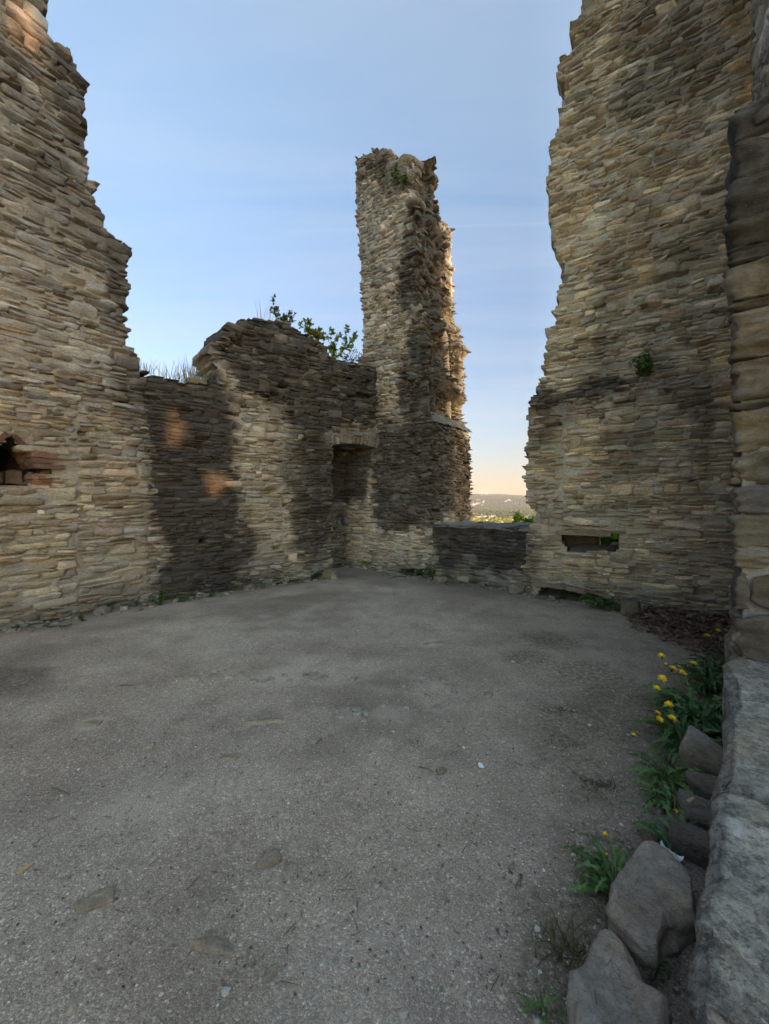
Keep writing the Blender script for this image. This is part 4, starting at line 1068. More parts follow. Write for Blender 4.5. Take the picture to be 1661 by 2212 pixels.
# cobbles trodden into the gravel in three patches
k_ = 0
for (u, v, n, sx, sy) in ((940, 1490, 9, .16, .10), (850, 1548, 11, .2, .08), (757, 1550, 6, .12, .06), (560, 1462, 14, .5, .05)):
    rng = np.random.default_rng(int(u)); c = gp(u, v)
    acc = Acc()
    for i in range(n):
        x, y = c[0] + rng.normal(0, sx), c[1] + rng.normal(0, sy)
        p, q, cc = rock_arrays(rng, (rng.uniform(.05, .12), rng.uniform(.05, .10), .05), 9, 3, .04, 14, 900 + i, col=np.array((.34, .30, .25)) * rng.uniform(.8, 1.1))
        acc.add(rotz(p, rng.uniform(0, 3)) + np.array([x, y, gz(x, y) - .008]), q, c=cc)
    o = acc.build('cobble_rubble', ROCK); tag(o, 'pale cobbles trodden into the gravel in a small patch', None, None, 'stuff')
rng = np.random.default_rng(15); acc = Acc(); sid = sides
for i in range(230):
    k = rng.integers(0, len(sid) - 1)
    if k == 3: continue
    a, b = sid[k], sid[k + 1]; f = rng.random(); p0 = a + (b - a) * f
    nrm_ = np.array([b[1] - a[1], a[0] - b[0]]); nrm_ = nrm_ / np.linalg.norm(nrm_); p0 = p0 + nrm_ * (.02 + abs(rng.normal(0, .12)))
    L = math.exp(rng.normal(math.log(.055), .45))
    p, q, cc = rock_arrays(rng, (L * rng.uniform(1, 1.9), L * rng.uniform(.7, 1.3), L * rng.uniform(.5, .9)), 8, 3, .05, 40, 1200 + i, col=np.array((.25, .225, .18)) * rng.uniform(.5, 1.1))
    acc.add(rotz(p, rng.uniform(0, 6), (rng.normal(0, .15), rng.normal(0, .15))) + np.array([p0[0], p0[1], gz(p0[0], p0[1]) + L * .12]), q, c=cc)
tag(acc.build('rubble', ROCK), 'small fallen stones strewn along the foot of the walls', None, None, 'stuff')
# loose gravel grains near the camera
rng = np.random.default_rng(3)
ico = np.array([(0, 0, 1.), (.894, 0, .447), (.276, .851, .447), (-.724, .526, .447), (-.724, -.526, .447), (.276, -.851, .447), (.724, .526, -.447), (-.276, .851, -.447), (-.894, 0, -.447), (-.276, -.851, -.447), (.724, -.526, -.447), (0, 0, -1)])
icf = np.array([(0, 1, 2), (0, 2, 3), (0, 3, 4), (0, 4, 5), (0, 5, 1), (1, 6, 2), (2, 7, 3), (3, 8, 4), (4, 9, 5), (5, 10, 1), (2, 6, 7), (3, 7, 8), (4, 8, 9), (5, 9, 10), (1, 10, 6), (6, 11, 7), (7, 11, 8), (8, 11, 9), (9, 11, 10), (10, 11, 6)])
def scatter_ico(pos, size, col, rng, flat=.6, jit=.22):
    n = len(pos)
    v = ico[None] * (1 + rng.normal(0, jit, (n, 12, 1))) * size[:, None, None] * np.stack([rng.uniform(.7, 1.3, n), rng.uniform(.7, 1.3, n), rng.uniform(flat * .6, flat * 1.3, n)], -1)[:, None]
    a = rng.uniform(0, 6.28, n); c_, s_ = np.cos(a)[:, None], np.sin(a)[:, None]
    v = np.stack([v[..., 0] * c_ - v[..., 1] * s_, v[..., 0] * s_ + v[..., 1] * c_, v[..., 2]], -1) + pos[:, None]
    return v.reshape(-1, 3), (icf[None] + (np.arange(n) * 12)[:, None, None]).reshape(-1, 3), np.repeat(col, 12, 0)
n = 16000
Yv = .95 * (5.2 / .95) ** (rng.random(n) ** 1.0); Xv = rng.uniform(-1.05, .95, n) * Yv
ok = (Xv < E0[0] + (Yv - E0[1]) * Ld[0] / Ld[1] - .02) & (vnoise(Xv * 1.3, Yv * 1.3, 0, 888) + .35 * rng.normal(0, 1, n) > -.15)
Xv, Yv = Xv[ok], Yv[ok]; n = len(Xv)
size = np.exp(rng.normal(math.log(.0030), .38, n)) * np.where(rng.random(n) < .02, 2.4, 1)
base = np.array([(.33, .30, .26), (.24, .22, .19), (.40, .365, .31), (.28, .235, .185), (.17, .155, .135), (.23, .165, .125), (.55, .53, .49)])
pc = base[rng.choice(7, n, p=[.3, .26, .14, .14, .09, .05, .02])] * rng.uniform(.8, 1.2, (n, 1))
v, t, c = scatter_ico(np.stack([Xv, Yv, ground_z(Xv, Yv) + size * .15], -1), size, pc, rng)
PEBBLE = mat_attr('pebbles', rough=.85, var=.2, scale=200)
acc = Acc(); acc.add(v, t=t, c=c); tag(acc.build('gravel', PEBBLE, smooth=False), 'loose grey gravel grains strewn over the courtyard', None, None, 'stuff')

# ------------------------------------------------------------------ plant parts
def tube(acc, pts, r0, r1, col, sides=5):
    pts = np.asarray(pts, float); n = len(pts)
    d = np.gradient(pts, axis=0); d /= np.linalg.norm(d, axis=1)[:, None] + 1e-9
    a = np.cross(d, [.31, .17, .93]); a /= np.linalg.norm(a, axis=1)[:, None] + 1e-9; b = np.cross(d, a)
    r = np.linspace(r0, r1, n)[:, None, None]; th = np.linspace(0, 2 * PI, sides, endpoint=False)
    v = pts[:, None] + r * (np.cos(th)[None, :, None] * a[:, None] + np.sin(th)[None, :, None] * b[:, None])
    i = np.arange(n - 1)[:, None] * sides; j = np.arange(sides)[None]; k = (j + 1) % sides
    q = np.stack([i + j, i + k, i + sides + k, i + sides + j], -1).reshape(-1, 4)
    acc.add(v.reshape(-1, 3), q, c=col)
def bez(p0, p1, p2, n=9):
    t = np.linspace(0, 1, n)[:, None]; p0, p1, p2 = map(np.asarray, (p0, p1, p2))
    return (1 - t) ** 2 * p0 + 2 * t * (1 - t) * p1 + t * t * p2
def leaf_strip(acc, pts, width, col, lobes=0, fold=.25, rng=None, roll=0.0, tipcol=None):
    """a leaf along a midrib; lobes > 0 gives a toothed dandelion leaf"""
    n = len(pts); t = np.linspace(0, 1, n)
    d = np.gradient(pts, axis=0); d /= np.linalg.norm(d, axis=1)[:, None] + 1e-9
    sd = np.cross(d, [0, 0, 1.0]); ln = np.linalg.norm(sd, axis=1)[:, None]; sd = np.where(ln > .05, sd / np.maximum(ln, .05), [1, 0, 0])
    up = np.cross(sd, d)
    if roll: sd, up = sd * math.cos(roll) + up * math.sin(roll), up * math.cos(roll) - sd * math.sin(roll)
    w = width * np.sin(PI * np.clip(t, 0, 1) ** (.75 if not lobes else 1.35)) ** .8
    if lobes: w = w * (.16 + .84 * np.where(((t * lobes) % 1) < .3, ((t * lobes) % 1) / .3, 1 - (((t * lobes) % 1) - .3) / .7) ** 1.2); w[-1] = 0
    w = np.maximum(w, width * .03)[:, None]
    L_ = pts - sd * w + up * w * fold; R_ = pts + sd * w + up * w * fold
    if lobes: L_ = L_ - d * w * .8; R_ = R_ - d * w * .8
    v = np.stack([L_, pts, R_], 1).reshape(-1, 3); i = np.arange(n - 1)[:, None] * 3; j = np.arange(2)[None]
    q = np.stack([i + j, i + j + 1, i + j + 4, i + j + 3], -1).reshape(-1, 4)
    c = np.tile(np.asarray(col, float), (len(v), 1)); c[1::3] = c[1::3] * 1.35 + .015
    acc.add(v, q, c=c)
def small_leaf(acc, p, d, up, L, W, col):
    d = d / (np.linalg.norm(d) + 1e-9); s = np.cross(d, up); s /= np.linalg.norm(s) + 1e-9; u = np.cross(s, d)
    v = [p, p + d * L * .35 - s * W * .5 + u * W * .12, p + d * L * .4, p + d * L * .35 + s * W * .5 + u * W * .12, p + d * L * .72 - s * W * .36 + u * W * .08, p + d * L * .74 - u * L * .03, p + d * L * .72 + s * W * .36 + u * W * .08, p + d * L - u * L * .10]
    acc.add(v, [[0, 2, 2, 1]] and None, [[0, 2, 1], [0, 3, 2], [1, 2, 5], [1, 5, 4], [2, 3, 6], [2, 6, 5], [4, 5, 7], [5, 6, 7]], c=col)
def flower_head(root, pos, r, rng, openness=1.0, tilt=None):
    acc = Acc(); dirn = np.array([rng.normal(0, .25), -.35 + rng.normal(0, .2), 1.0]) if tilt is None else np.asarray(tilt, float); dirn /= np.linalg.norm(dirn)
    a = np.cross(dirn, [1, .2, 0]); a /= np.linalg.norm(a); b = np.cross(dirn, a)
    for k in range(34):
        th = k * 2.39996; f = .35 + .65 * (k / 34); el = (1 - f) * 1.2 * openness + .12 + (1 - openness) * .9
        d = (a * math.cos(th) + b * math.sin(th)) * math.cos(el) + dirn * math.sin(el)
        s = np.cross(d, dirn); s /= np.linalg.norm(s) + 1e-9
        L = r * (.55 + .45 * f) * rng.uniform(.85, 1.1); w = r * .13
        c = np.array((.78, .52, .012)) * rng.uniform(.85, 1.1)
        acc.add([pos - s * w * .5, pos + s * w * .5, pos + d * L + s * w * .7, pos + d * L - s * w * .7], [[0, 1, 2, 3]], c=c)
    h = acc.build('flower_head', PETAL, root, smooth=False)
    acc = Acc()
    tube(acc, np.array([pos - dirn * r * .75, pos - dirn * r * .45, pos - dirn * r * .05, pos + dirn * r * .06]), r * .16, r * .36, (.07, .10, .03), 7)
    acc.build('sepals', PLANT, h)
    for ob in (h, h.children[0]): ob.location = (0, 0, 0)
    h.location = -np.array(root.location)
    return h
def dandelion(label, base, leaves, flowers, seed, cl=(.045, .085, .032), Lr=(.12, .24), group=None, spread_dir=None, erect=.6):
    rng = np.random.default_rng(seed); root = empty('dandelion', base, label, 'dandelion', group); leaves = int(leaves * 1.7)
    acc = Acc()
    for k in range(leaves):
        th = rng.uniform(0, 2 * PI) if spread_dir is None else spread_dir + rng.normal(0, .9)
        L = rng.uniform(*Lr); e = rng.uniform(.15, erect)
        o = base + np.array([rng.normal(0, .015), rng.normal(0, .015), 0])
        h = np.array([math.cos(th), math.sin(th), 0])
        pts = bez(o, o + h * L * .55 + np.array([0, 0, L * e * 1.3]), o + h * L + np.array([0, 0, L * e * .55]), 34)
        leaf_strip(acc, pts, L * rng.uniform(.085, .135), np.array(cl) * np.array((1.7, 1.55, 1.1)) * rng.uniform(.6, 1.5) * np.array([1, 1, rng.uniform(.8, 1.2)]), lobes=int(rng.integers(5, 8)), fold=rng.uniform(.1, .5), roll=rng.normal(0, .5))
    lf = acc.build('leaves', PLANT, root); lf.location = -np.array(root.location)
    for (p, r, opn) in flowers:
        p = np.asarray(p); acc = Acc()
        tube(acc, bez(base + rng.normal(0, .012, 3) * (1, 1, 0), (base + p) / 2 + np.array([rng.normal(0, .02), rng.normal(0, .02), .10]), p, 10), .0028, .0022, (.12, .13, .05))
        s = acc.build('stem', STEM, root); s.location = -np.array(root.location)
        flower_head(root, p, r, rng, opn)
    return root
def fl(u, v, h, r=.019, o=1.0): return (gpt(u, v, h), r * 1.5, o)
DG = 'dandelions growing along the ledge'
def at_base(u, v): return gp(u, v)
dandelion('dandelion with the most flowers, tall stems rising from the thick clump by the ledge', at_base(1492, 1545), 55, [fl(1430, 1418, .30, .022), fl(1438, 1436, .27, .011, .3), fl(1453, 1445, .27, .023), fl(1466, 1440, .26, .009, .2), fl(1473, 1451, .25, .014), fl(1480, 1457, .24, .010, .5), fl(1430, 1466, .26, .022), fl(1419, 1487, .25, .017)], 101, group=DG, Lr=(.14, .30))
dandelion('dandelion at the foot of the pillar with one wide flower', at_base(1532, 1500), 45, [fl(1498, 1434, .25, .021)], 103, (.035, .07, .028), group=DG, Lr=(.14, .30), erect=.9)
dandelion('dandelion with four close flowers at the lower edge of the clump', at_base(1478, 1605), 50, [fl(1444, 1523, .20, .021), fl(1420, 1541, .19, .016), fl(1424, 1554, .18, .016), fl(1451, 1553, .18, .021)], 105, (.03, .062, .027), group=DG, Lr=(.14, .28))
D3 = at_base(1441, 1690)
dandelion('dandelion with one long arching pale leaf and an orange drooping flower', D3, 30, [(gpt(1368, 1588, .21), .016, .75)], 107, (.05, .095, .035), group=DG, Lr=(.12, .22))
acc = Acc()
tip = gpt(1318, 1624, .10)
leaf_strip(acc, bez(D3, (D3 + tip) / 2 + np.array([.02, 0, .13]), tip, 34), .028, (.085, .15, .075), lobes=8, fold=.2, roll=-.3)
tip = gpt(1424, 1548, .23)
dd_ = [o for o in bpy.data.objects if o.name.startswith('dandelion') and o.get('label', '').startswith('dandelion with one long')][0]
o = acc.build('long_leaf', PLANT, dd_); o.location = -np.array(dd_.location)
dandelion('dandelion below the long-leaved one, flat toothed leaves and a closed bud', at_base(1452, 1735), 18, [fl(1458, 1752, .06, .009, .3)], 109, (.05, .10, .05), group=DG, Lr=(.10, .20), erect=.35, spread_dir=2.8)
dandelion('dandelion left of the large angular rock with a single closed bud', at_base(1332, 1950), 34, [fl(1307, 1803, .16, .010, .15), fl(1311, 1850, .12, .008, .1)], 111, (.05, .10, .04), group=DG, Lr=(.09, .20), erect=.9, spread_dir=1.9)
dandelion('dandelion with two broad leaves growing behind the large angular rock', at_base(1462, 1850), 10, [], 113, (.045, .10, .045), group=DG, Lr=(.10, .20), erect=.9, spread_dir=1.9)
dandelion('small weed in the crack between the two big rocks', at_base(1418, 2095), 9, [], 115, (.04, .075, .04), group=DG, Lr=(.04, .08), erect=.7)
dandelion('small dandelion rosette at the bottom edge left of the biggest rock', at_base(1180, 2195), 10, [], 117, (.055, .10, .045), group=DG, Lr=(.05, .10), erect=.7)
dandelion('dandelion in the brown leaves at the foot of the pillar with two flowers', np.array([*gpt(1556, 1425)[:2], .03]), 10, [fl(1527, 1374, .30, .020), fl(1551, 1362, .32, .016)], 119, (.03, .055, .025), group=DG, Lr=(.1, .2), erect=.8)
dandelion('dandelion at the foot of the right wall with two small flowers', at_base(1298, 1312), 40, [fl(1277, 1269, .28, .026), fl(1314, 1279, .22, .024)], 121, (.035, .07, .03), Lr=(.15, .32), erect=.8)
dandelion('dandelion between doorway and tower with a yellow flower near the ground', at_base(757, 1224), 12, [fl(742, 1221, .05, .03)], 123, (.04, .08, .03), Lr=(.12, .25))
dandelion('dandelion at the foot of the tower with two drooping yellow flowers', at_base(800, 1229), 22, [fl(778, 1212, .2, .026), fl(790, 1211, .22, .028)], 125, (.045, .085, .03), Lr=(.15, .32), erect=.9)

dandelion('thick leafy dandelion without open flowers, in the middle of the clump by the ledge', at_base(1512, 1575), 50, [], 131, (.03, .065, .028), group=DG, Lr=(.16, .30), erect=.9)
dandelion('leafy dandelion hugging the ledge just below the pillar', at_base(1545, 1465), 45, [], 133, (.03, .06, .026), group=DG, Lr=(.14, .28), erect=1.0)
dandelion('leafy flowerless dandelion between the clump and the wedged grey brown rock', at_base(1486, 1640), 36, [], 135, (.035, .07, .03), group=DG, Lr=(.12, .24), erect=.8)

def weed(label, base, n, h, seed, col=(.045, .095, .03), leaf=.05, spr=.10, group='weeds at the foot of the walls', name='weed', cat='weed'):
    rng = np.random.default_rng(seed); root = empty(name, base, label, cat, group); al, as_ = Acc(), Acc()
    for k in range(n):
        top = base + np.array([rng.normal(0, spr), rng.normal(0, spr * .6) - .03, h * rng.uniform(.4, 1.0)])
        pts = bez(base + rng.normal(0, .02, 3) * (1, 1, 0), (base + top) / 2 + rng.normal(0, .03, 3), top, 8); tube(as_, pts, .004, .002, (.06, .08, .03), 4)
        for i in range(1, 8):
            for sgn in (-1, 1):
                d = np.array([sgn * rng.uniform(.5, 1), rng.normal(-.3, .5), rng.uniform(-.1, .6)])
                L = leaf * rng.uniform(.6, 1.3) * (.5 + .5 * i / 7)
                small_leaf(al, pts[i], d, np.array([rng.normal(0, .3), rng.normal(0, .3), 1]), L, L * .62, np.array(col) * np.array((1.6, 1.6, 1.2)) * rng.uniform(.6, 1.4))
    for a, nm, m in ((al, 'foliage', PLANT), (as_, 'stem', STEM)):
        o = a.build(nm, m, root, smooth=False); o.location = -np.array(root.location)
    return root
weed('tall leafy weed against the dark stained wall', at_base(497, 1272), 6, .34, 201, (.05, .12, .035), .065, .08)
weed('low ivy-like weed left of the tall weed, at the wall seam', at_base(345, 1306), 6, .22, 203, (.035, .085, .03), .07, .14)
weed('small flat weed below the dark stained wall', at_base(385, 1300), 5, .12, 205, (.045, .095, .03), .06, .12)
weed('bright small weed between the flat weed and the tall weed', at_base(455, 1287), 5, .08, 206, (.05, .10, .03), .05, .16)
weed('dark broad-leaved weed near the doorway jamb', at_base(675, 1251), 6, .20, 207, (.03, .07, .03), .10, .20)
weed('creeping weed in front of the tower hollow', at_base(885, 1247), 9, .10, 209, (.035, .08, .03), .06, .28)
weed('bushy dark green weed at the corner of tower and parapet', at_base(935, 1250), 12, .36, 211, (.025, .065, .028), .08, .15)
weed('little weed under the hollow of the right wall', at_base(1212, 1292), 5, .12, 213, (.03, .07, .028), .05, .12)
weed('tiny weed at the foot of the left wall', at_base(178, 1341), 4, .08, 215, (.03, .06, .022), .04, .10)
weed('dark low weed just inside the doorway', at_base(738, 1219), 4, .25, 217, (.03, .06, .03), .07, .18)

rng = np.random.default_rng(44)
for i, (u, v, h) in enumerate(((300, 1309, .07), (410, 1294, .06), (560, 1271, .10), (640, 1259, .08), (700, 1250, .12), (820, 1233, .16), (965, 1262, .08), (1050, 1270, .07), (1180, 1292, .07), (1330, 1318, .12), (110, 1355, .06), (40, 1362, .05))):
    weed(['low weed sprig at the foot of the left wall, beside the joint', 'flat sprig of weed under the dark stained wall between two weeds', 'weed sprig right of the tall weed by the dark wall', 'small weed sprig left of the doorway weed', 'weed sprig against the jamb of the doorway', 'grassy weed at the tower foot right of the drooping flowers',
          'weed sprig on the parapet side of the squarish block', 'lone sprig at the middle of the parapet foot', 'sprig beside the squarish block under the right wall', 'sprig behind the mossy square block by the leaf heap', 'dark sprig at the left wall foot nearer the camera', 'dark sprig at the far left edge under the niche wall'][i],
         gp(u, v), 4, h, 600 + i, (.035, .075, .028), .04, .12)

def grass_tuft(label, base, n, h, seed, col=(.20, .17, .10), spr=.12, lean=.25, group=None, w=.004, name='grass_tuft'):
    rng = np.random.default_rng(seed); acc = Acc()
    for k in range(n):
        b = base + np.array([rng.normal(0, spr), rng.normal(0, spr * .5), -.01]); hh = h * rng.uniform(.35, 1.0)
        d = np.array([rng.normal(0, lean), rng.normal(0, lean), 1.0]) * hh
        leaf_strip(acc, bez(b, b + d * .55 + np.array([0, 0, hh * .1]), b + d * np.array([1.2, 1.2, 1.0]), 6), w, np.array(col) * rng.uniform(.6, 1.4), fold=.1)
    o = acc.build(name, PLANT, origin=base); return tag(o, label, 'grass', group, 'thing')
GG = 'grass tufts on the broken wall tops'
def on_wall(surf, u, v, d=-.25): return surf.P(*[np.array(q_) for q_ in (*surf.at(u, v), d)])
grass_tuft('short dry grass tuft on the wall top next to the tall left wall', on_wall(sG, 330, 805), 34, .30, 301, (.16, .15, .09), .07, .3, GG)
grass_tuft('wide dry grass tuft with one tall stalk in the middle of the wall top', on_wall(sG, 385, 825), 60, .40, 303, (.19, .165, .10), .13, .35, GG)
grass_tuft('bushy dry grass tuft beside the mossy stone on the wall top', on_wall(sG, 428, 824), 90, .52, 305, (.15, .14, .085), .10, .28, GG)
grass_tuft('thin tall stalks at the very top of the hump', on_wall(sG, 578, 692), 14, .62, 307, (.13, .13, .08), .10, .22, GG)
grass_tuft('sparse thin grass between hump and tower', on_wall(sG, 762, 784), 26, .45, 309, (.16, .15, .09), .14, .3, GG)
grass_tuft('dry brown grass tuft in the gravel left of the big rocks', gp(1222, 2062), 60, .10, 311, (.10, .085, .035), .05, .6, None, .003)
grass_tuft('low dark tuft in the gravel beside the dandelions', gp(1290, 1698), 50, .05, 313, (.05, .06, .02), .06, .7, None, .003)
for k, (u, v) in enumerate(((1178, 1378), (1190, 1390), (1158, 1421), (1215, 1540), (1248, 1540), (1235, 1605), (1312, 1500))):
    grass_tuft(['mossy tuft nearest the right wall in the gravel', 'flat mossy tuft beside the tuft nearest the right wall', 'small mossy tuft left of the other tufts in the gravel', 'yellow green mossy tuft in the middle right gravel',
                'mossy tuft just right of the yellow green one', 'dark mossy tuft below the yellow green pair', 'mossy tuft closest to the dandelion flowers'][k], gp(u, v), 110, .022, 320 + k, (.06, .066, .024), .09, .9, 'mossy tufts in the gravel', .003, 'moss')['kind'] = 'stuff'

def shrub(label, base, tips, seed, col, leaf, n_leaf=8, group='shrubs on the wall top', stem=(.08, .07, .045), bare=0.0, side=2):
    rng = np.random.default_rng(seed); root = empty('shrub', base, label, 'shrub', group); al, as_ = Acc(), Acc()
    def twig(p0, p1, r, n, lv):
        pts = bez(p0, (p0 + p1) / 2 + rng.normal(0, .12, 3) * np.linalg.norm(p1 - p0), p1, 9); tube(as_, pts, r, r * .4, stem, 4)
        for i in range(2, 9):
            if lv > 0 and rng.random() < .55:
                d = rng.normal(0, 1, 3); d[2] = abs(d[2]) * .6; twig(pts[i], pts[i] + d / np.linalg.norm(d) * np.linalg.norm(p1 - p0) * rng.uniform(.2, .4), r * .5, n, lv - 1)
            if rng.random() < bare: continue
            for _ in range(n):
                d = rng.normal(0, 1, 3) + np.array([0, 0, .3]) + (p1 - p0) / np.linalg.norm(p1 - p0) * .6
                L = leaf * rng.uniform(.6, 1.25)
                small_leaf(al, pts[i] + rng.normal(0, .012, 3), d, rng.normal(0, 1, 3) + np.array([0, -.4, .8]), L, L * .6, np.array(col) * np.array((2.0, 1.9, 1.4)) * rng.uniform(.5, 1.5) * np.array([rng.uniform(.8, 1.3), 1, 1]))
    for t in tips: twig(base + rng.normal(0, .04, 3) * (1, 1, 0), np.asarray(t), .006, n_leaf, 1)
    for a, nm, m in ((al, 'foliage', PLANT), (as_, 'branches', STEM)):
        o = a.build(nm, m, root, smooth=False); o.location = -np.array(root.location)
    return root
def wp(u, v, Y): return ypt(u, v, Y)
Ys = 8.05
shrub('small leaved upright shrub highest on the hump of the wall', wp(612, 700, 7.95), [wp(590, 650, 7.95), wp(600, 668, 7.9), wp(626, 675, 7.95), wp(636, 680, 7.9), wp(608, 690, 7.9)], 401, (.035, .055, .02), .055, 3)
shrub('yellow green shrub on the sloping shoulder of the wall', wp(672, 728, 8.2), [wp(648, 702, 8.2), wp(668, 696, 8.2), wp(690, 715, 8.2), wp(698, 730, 8.2), wp(660, 712, 8.15)], 403, (.085, .10, .022), .065, 3)
shrub('large leaved light green shrub beside the step in the wall top', wp(722, 782, 8.5), [wp(712, 712, 8.5), wp(727, 728, 8.5), wp(764, 730, 8.5), wp(745, 725, 8.45), wp(716, 745, 8.45)], 405, (.075, .115, .025), .085, 3)
shrub('twiggy dark shrub against the tower on the wall top', wp(755, 788, 8.75), [wp(738, 752, 8.7), wp(752, 745, 8.75), wp(768, 750, 8.75), wp(778, 765, 8.8), wp(735, 770, 8.7), wp(786, 772, 8.7)], 407, (.03, .05, .03), .04, 2, stem=(.05, .045, .04), bare=.45)
shrub('fern-like tuft rooted in the face of the right wall', on_wall(sR, 1392, 812, .02), [on_wall(sR, 1392, 775, .12), on_wall(sR, 1380, 790, .15), on_wall(sR, 1403, 788, .14), on_wall(sR, 1386, 800, .16), on_wall(sR, 1400, 803, .15)], 409, (.04, .085, .022), .045, 4, group='plants rooted in the masonry')
rr_ = [o for o in bpy.data.objects if o.get('label', '').startswith('fern-like')][0]
acc = Acc(); rng = np.random.default_rng(6)
for k in range(9):
    a = on_wall(sR, 1392, 812, .04); b = on_wall(sR, 1392 + rng.normal(0, 26), 812 + rng.uniform(15, 55), .045)
    tube(acc, bez(a, (a + b) / 2 + rng.normal(0, .06, 3) * (1, 0, .5), b, 7), .004, .002, (.20, .165, .12), 4)
o = acc.build('hanging_roots', STEM, rr_); o.location = -np.array(rr_.location)
shrub('green plant growing in the notch of the tower crown', sT.P(*[np.array(q_) for q_ in (*sT.at(872, 395, 1), .02)]), [sT.P(*[np.array(q_) for q_ in (*sT.at(u, v, 1), .15)]) for u, v in ((866, 372), (858, 388), (876, 400), (885, 385))], 411, (.04, .06, .02), .05, 3, group='plants rooted in the masonry')
shrub('leafy sprig rising beyond the parapet in the window gap', np.array([3.35, 9.6, .6]), [ypt(1118, 1124, 9.4), ypt(1112, 1127, 9.4), ypt(1128, 1126, 9.5), ypt(1136, 1123, 9.5), ypt(1142, 1128, 9.5)], 413, (.06, .13, .02), .11, 3, group='bushes outside the walls')
shrub('dense green bush outside, seen through the wall slot', np.array([4.9, 9.2, -.2]), [np.array([4.9 + a, 9.2 + b, c_]) for a, b, c_ in ((-.5, -.4, .9), (0, -.5, 1.1), (.4, -.4, .9), (-.2, -.5, .5), (.3, -.6, .6), (-.6, -.2, .6), (.1, -.7, .8), (.6, .1, 1.0), (-.3, .2, 1.2))], 415, (.05, .12, .02), .17, 16, group='bushes outside the walls')

# ------------------------------------------------------------------ fallen leaves
rng = np.random.default_rng(12)
acc = Acc()
def dead_leaf(acc, p, L, rng, col=None):
    d = rng.normal(0, 1, 3) * (1, 1, .25); d /= np.linalg.norm(d); up = np.array([rng.normal(0, .45), rng.normal(0, .45), 1.0])
    c = np.array([(.16, .085, .05), (.11, .06, .042), (.20, .12, .075), (.075, .05, .04)][rng.integers(0, 4)]) * rng.uniform(.7, 1.3) if col is None else np.array(col)
    small_leaf(acc, p, d, up, L, L * rng.uniform(.45, .7), c)
cnt = 0
while cnt < 2600:
    u_, v_ = rng.uniform(1325, 1600), rng.uniform(1295, 1440)
    line = 1322 + (u_ - 1340) * .06
    dens = sstep(1330, 1400, u_) * np.clip(1.25 - (v_ - 1312) / (30 + 75 * (u_ - 1330) / 230.), 0, 1)
    if rng.random() > dens: cnt += .02; continue
    p = gpt(u_, v_); cnt += 1
    h = .07 * dens * rng.random()
    dead_leaf(acc, np.array([p[0], p[1], gz(p[0], p[1]) + .006 + h]), rng.uniform(.04, .085), rng)
tag(acc.build('fallen_leaves', DRY, smooth=False), 'heap of brown fallen leaves at the foot of the right wall', None, None, 'stuff')
acc = Acc()
for k in range(2600):
    u_, v_ = (rng.uniform(0, 1500) if k % 2 else 1480 - abs(rng.normal(0, 190))), 1300 + 850 * rng.random() ** 1.3
    p = gpt(u_, v_)
    if p[0] > E0[0] + (p[1] - E0[1]) * Ld[0] / Ld[1] - .05 or p[1] > 7.5 + p[0] * .4: continue
    dead_leaf(acc, np.array([p[0], p[1], gz(p[0], p[1]) + .004]), rng.uniform(.006, .018), rng, np.array((.13, .08, .055)) * rng.uniform(.6, 1.6))
for k in range(140):
    u_, v_ = rng.uniform(50, 1450), 1330 + 800 * rng.random() ** 1.4
    p = gpt(u_, v_); a = rng.uniform(0, 6.3); L = rng.uniform(.02, .07)
    if p[0] > E0[0] + (p[1] - E0[1]) * Ld[0] / Ld[1] - .05: continue
    z_ = gz(p[0], p[1]) + .004; e = np.array([math.cos(a), math.sin(a), 0]) * L
    tube(acc, bez(np.array([p[0], p[1], z_]), np.array([p[0], p[1], z_ + .004]) + e * .5 + rng.normal(0, .004, 3), np.array([p[0], p[1], z_]) + e, 5), .0016, .001, (.09, .06, .04), 4)
tag(acc.build('leaf_litter', DRY, smooth=False), 'crumbs of brown leaves and twigs strewn over the gravel', None, None, 'stuff')
def one_leaf(label, pos, L, ang, col, seed):
    acc = Acc(); rng = np.random.default_rng(seed); d = np.array([math.cos(ang), math.sin(ang), .12])
    pts = bez(pos + np.array([0, 0, .006]), pos + d * L * .5 + np.array([0, 0, .02]), pos + d * L, 12); leaf_strip(acc, pts, L * .3, col, 0, .35)
    return tag(acc.build('fallen_leaf', DRY, origin=pos), label, 'leaf', None, 'thing')
one_leaf('curled reddish brown leaf beside the ledge', gp(1505, 1752), .085, -1.0, (.15, .08, .055), 1)
one_leaf('pale tan curled leaf under the dandelion stems', gp(1446, 1678), .09, 1.1, (.30, .22, .14), 2)
one_leaf('small reddish leaf under the long-leaved dandelion', gp(1426, 1738), .06, .4, (.14, .075, .05), 3)
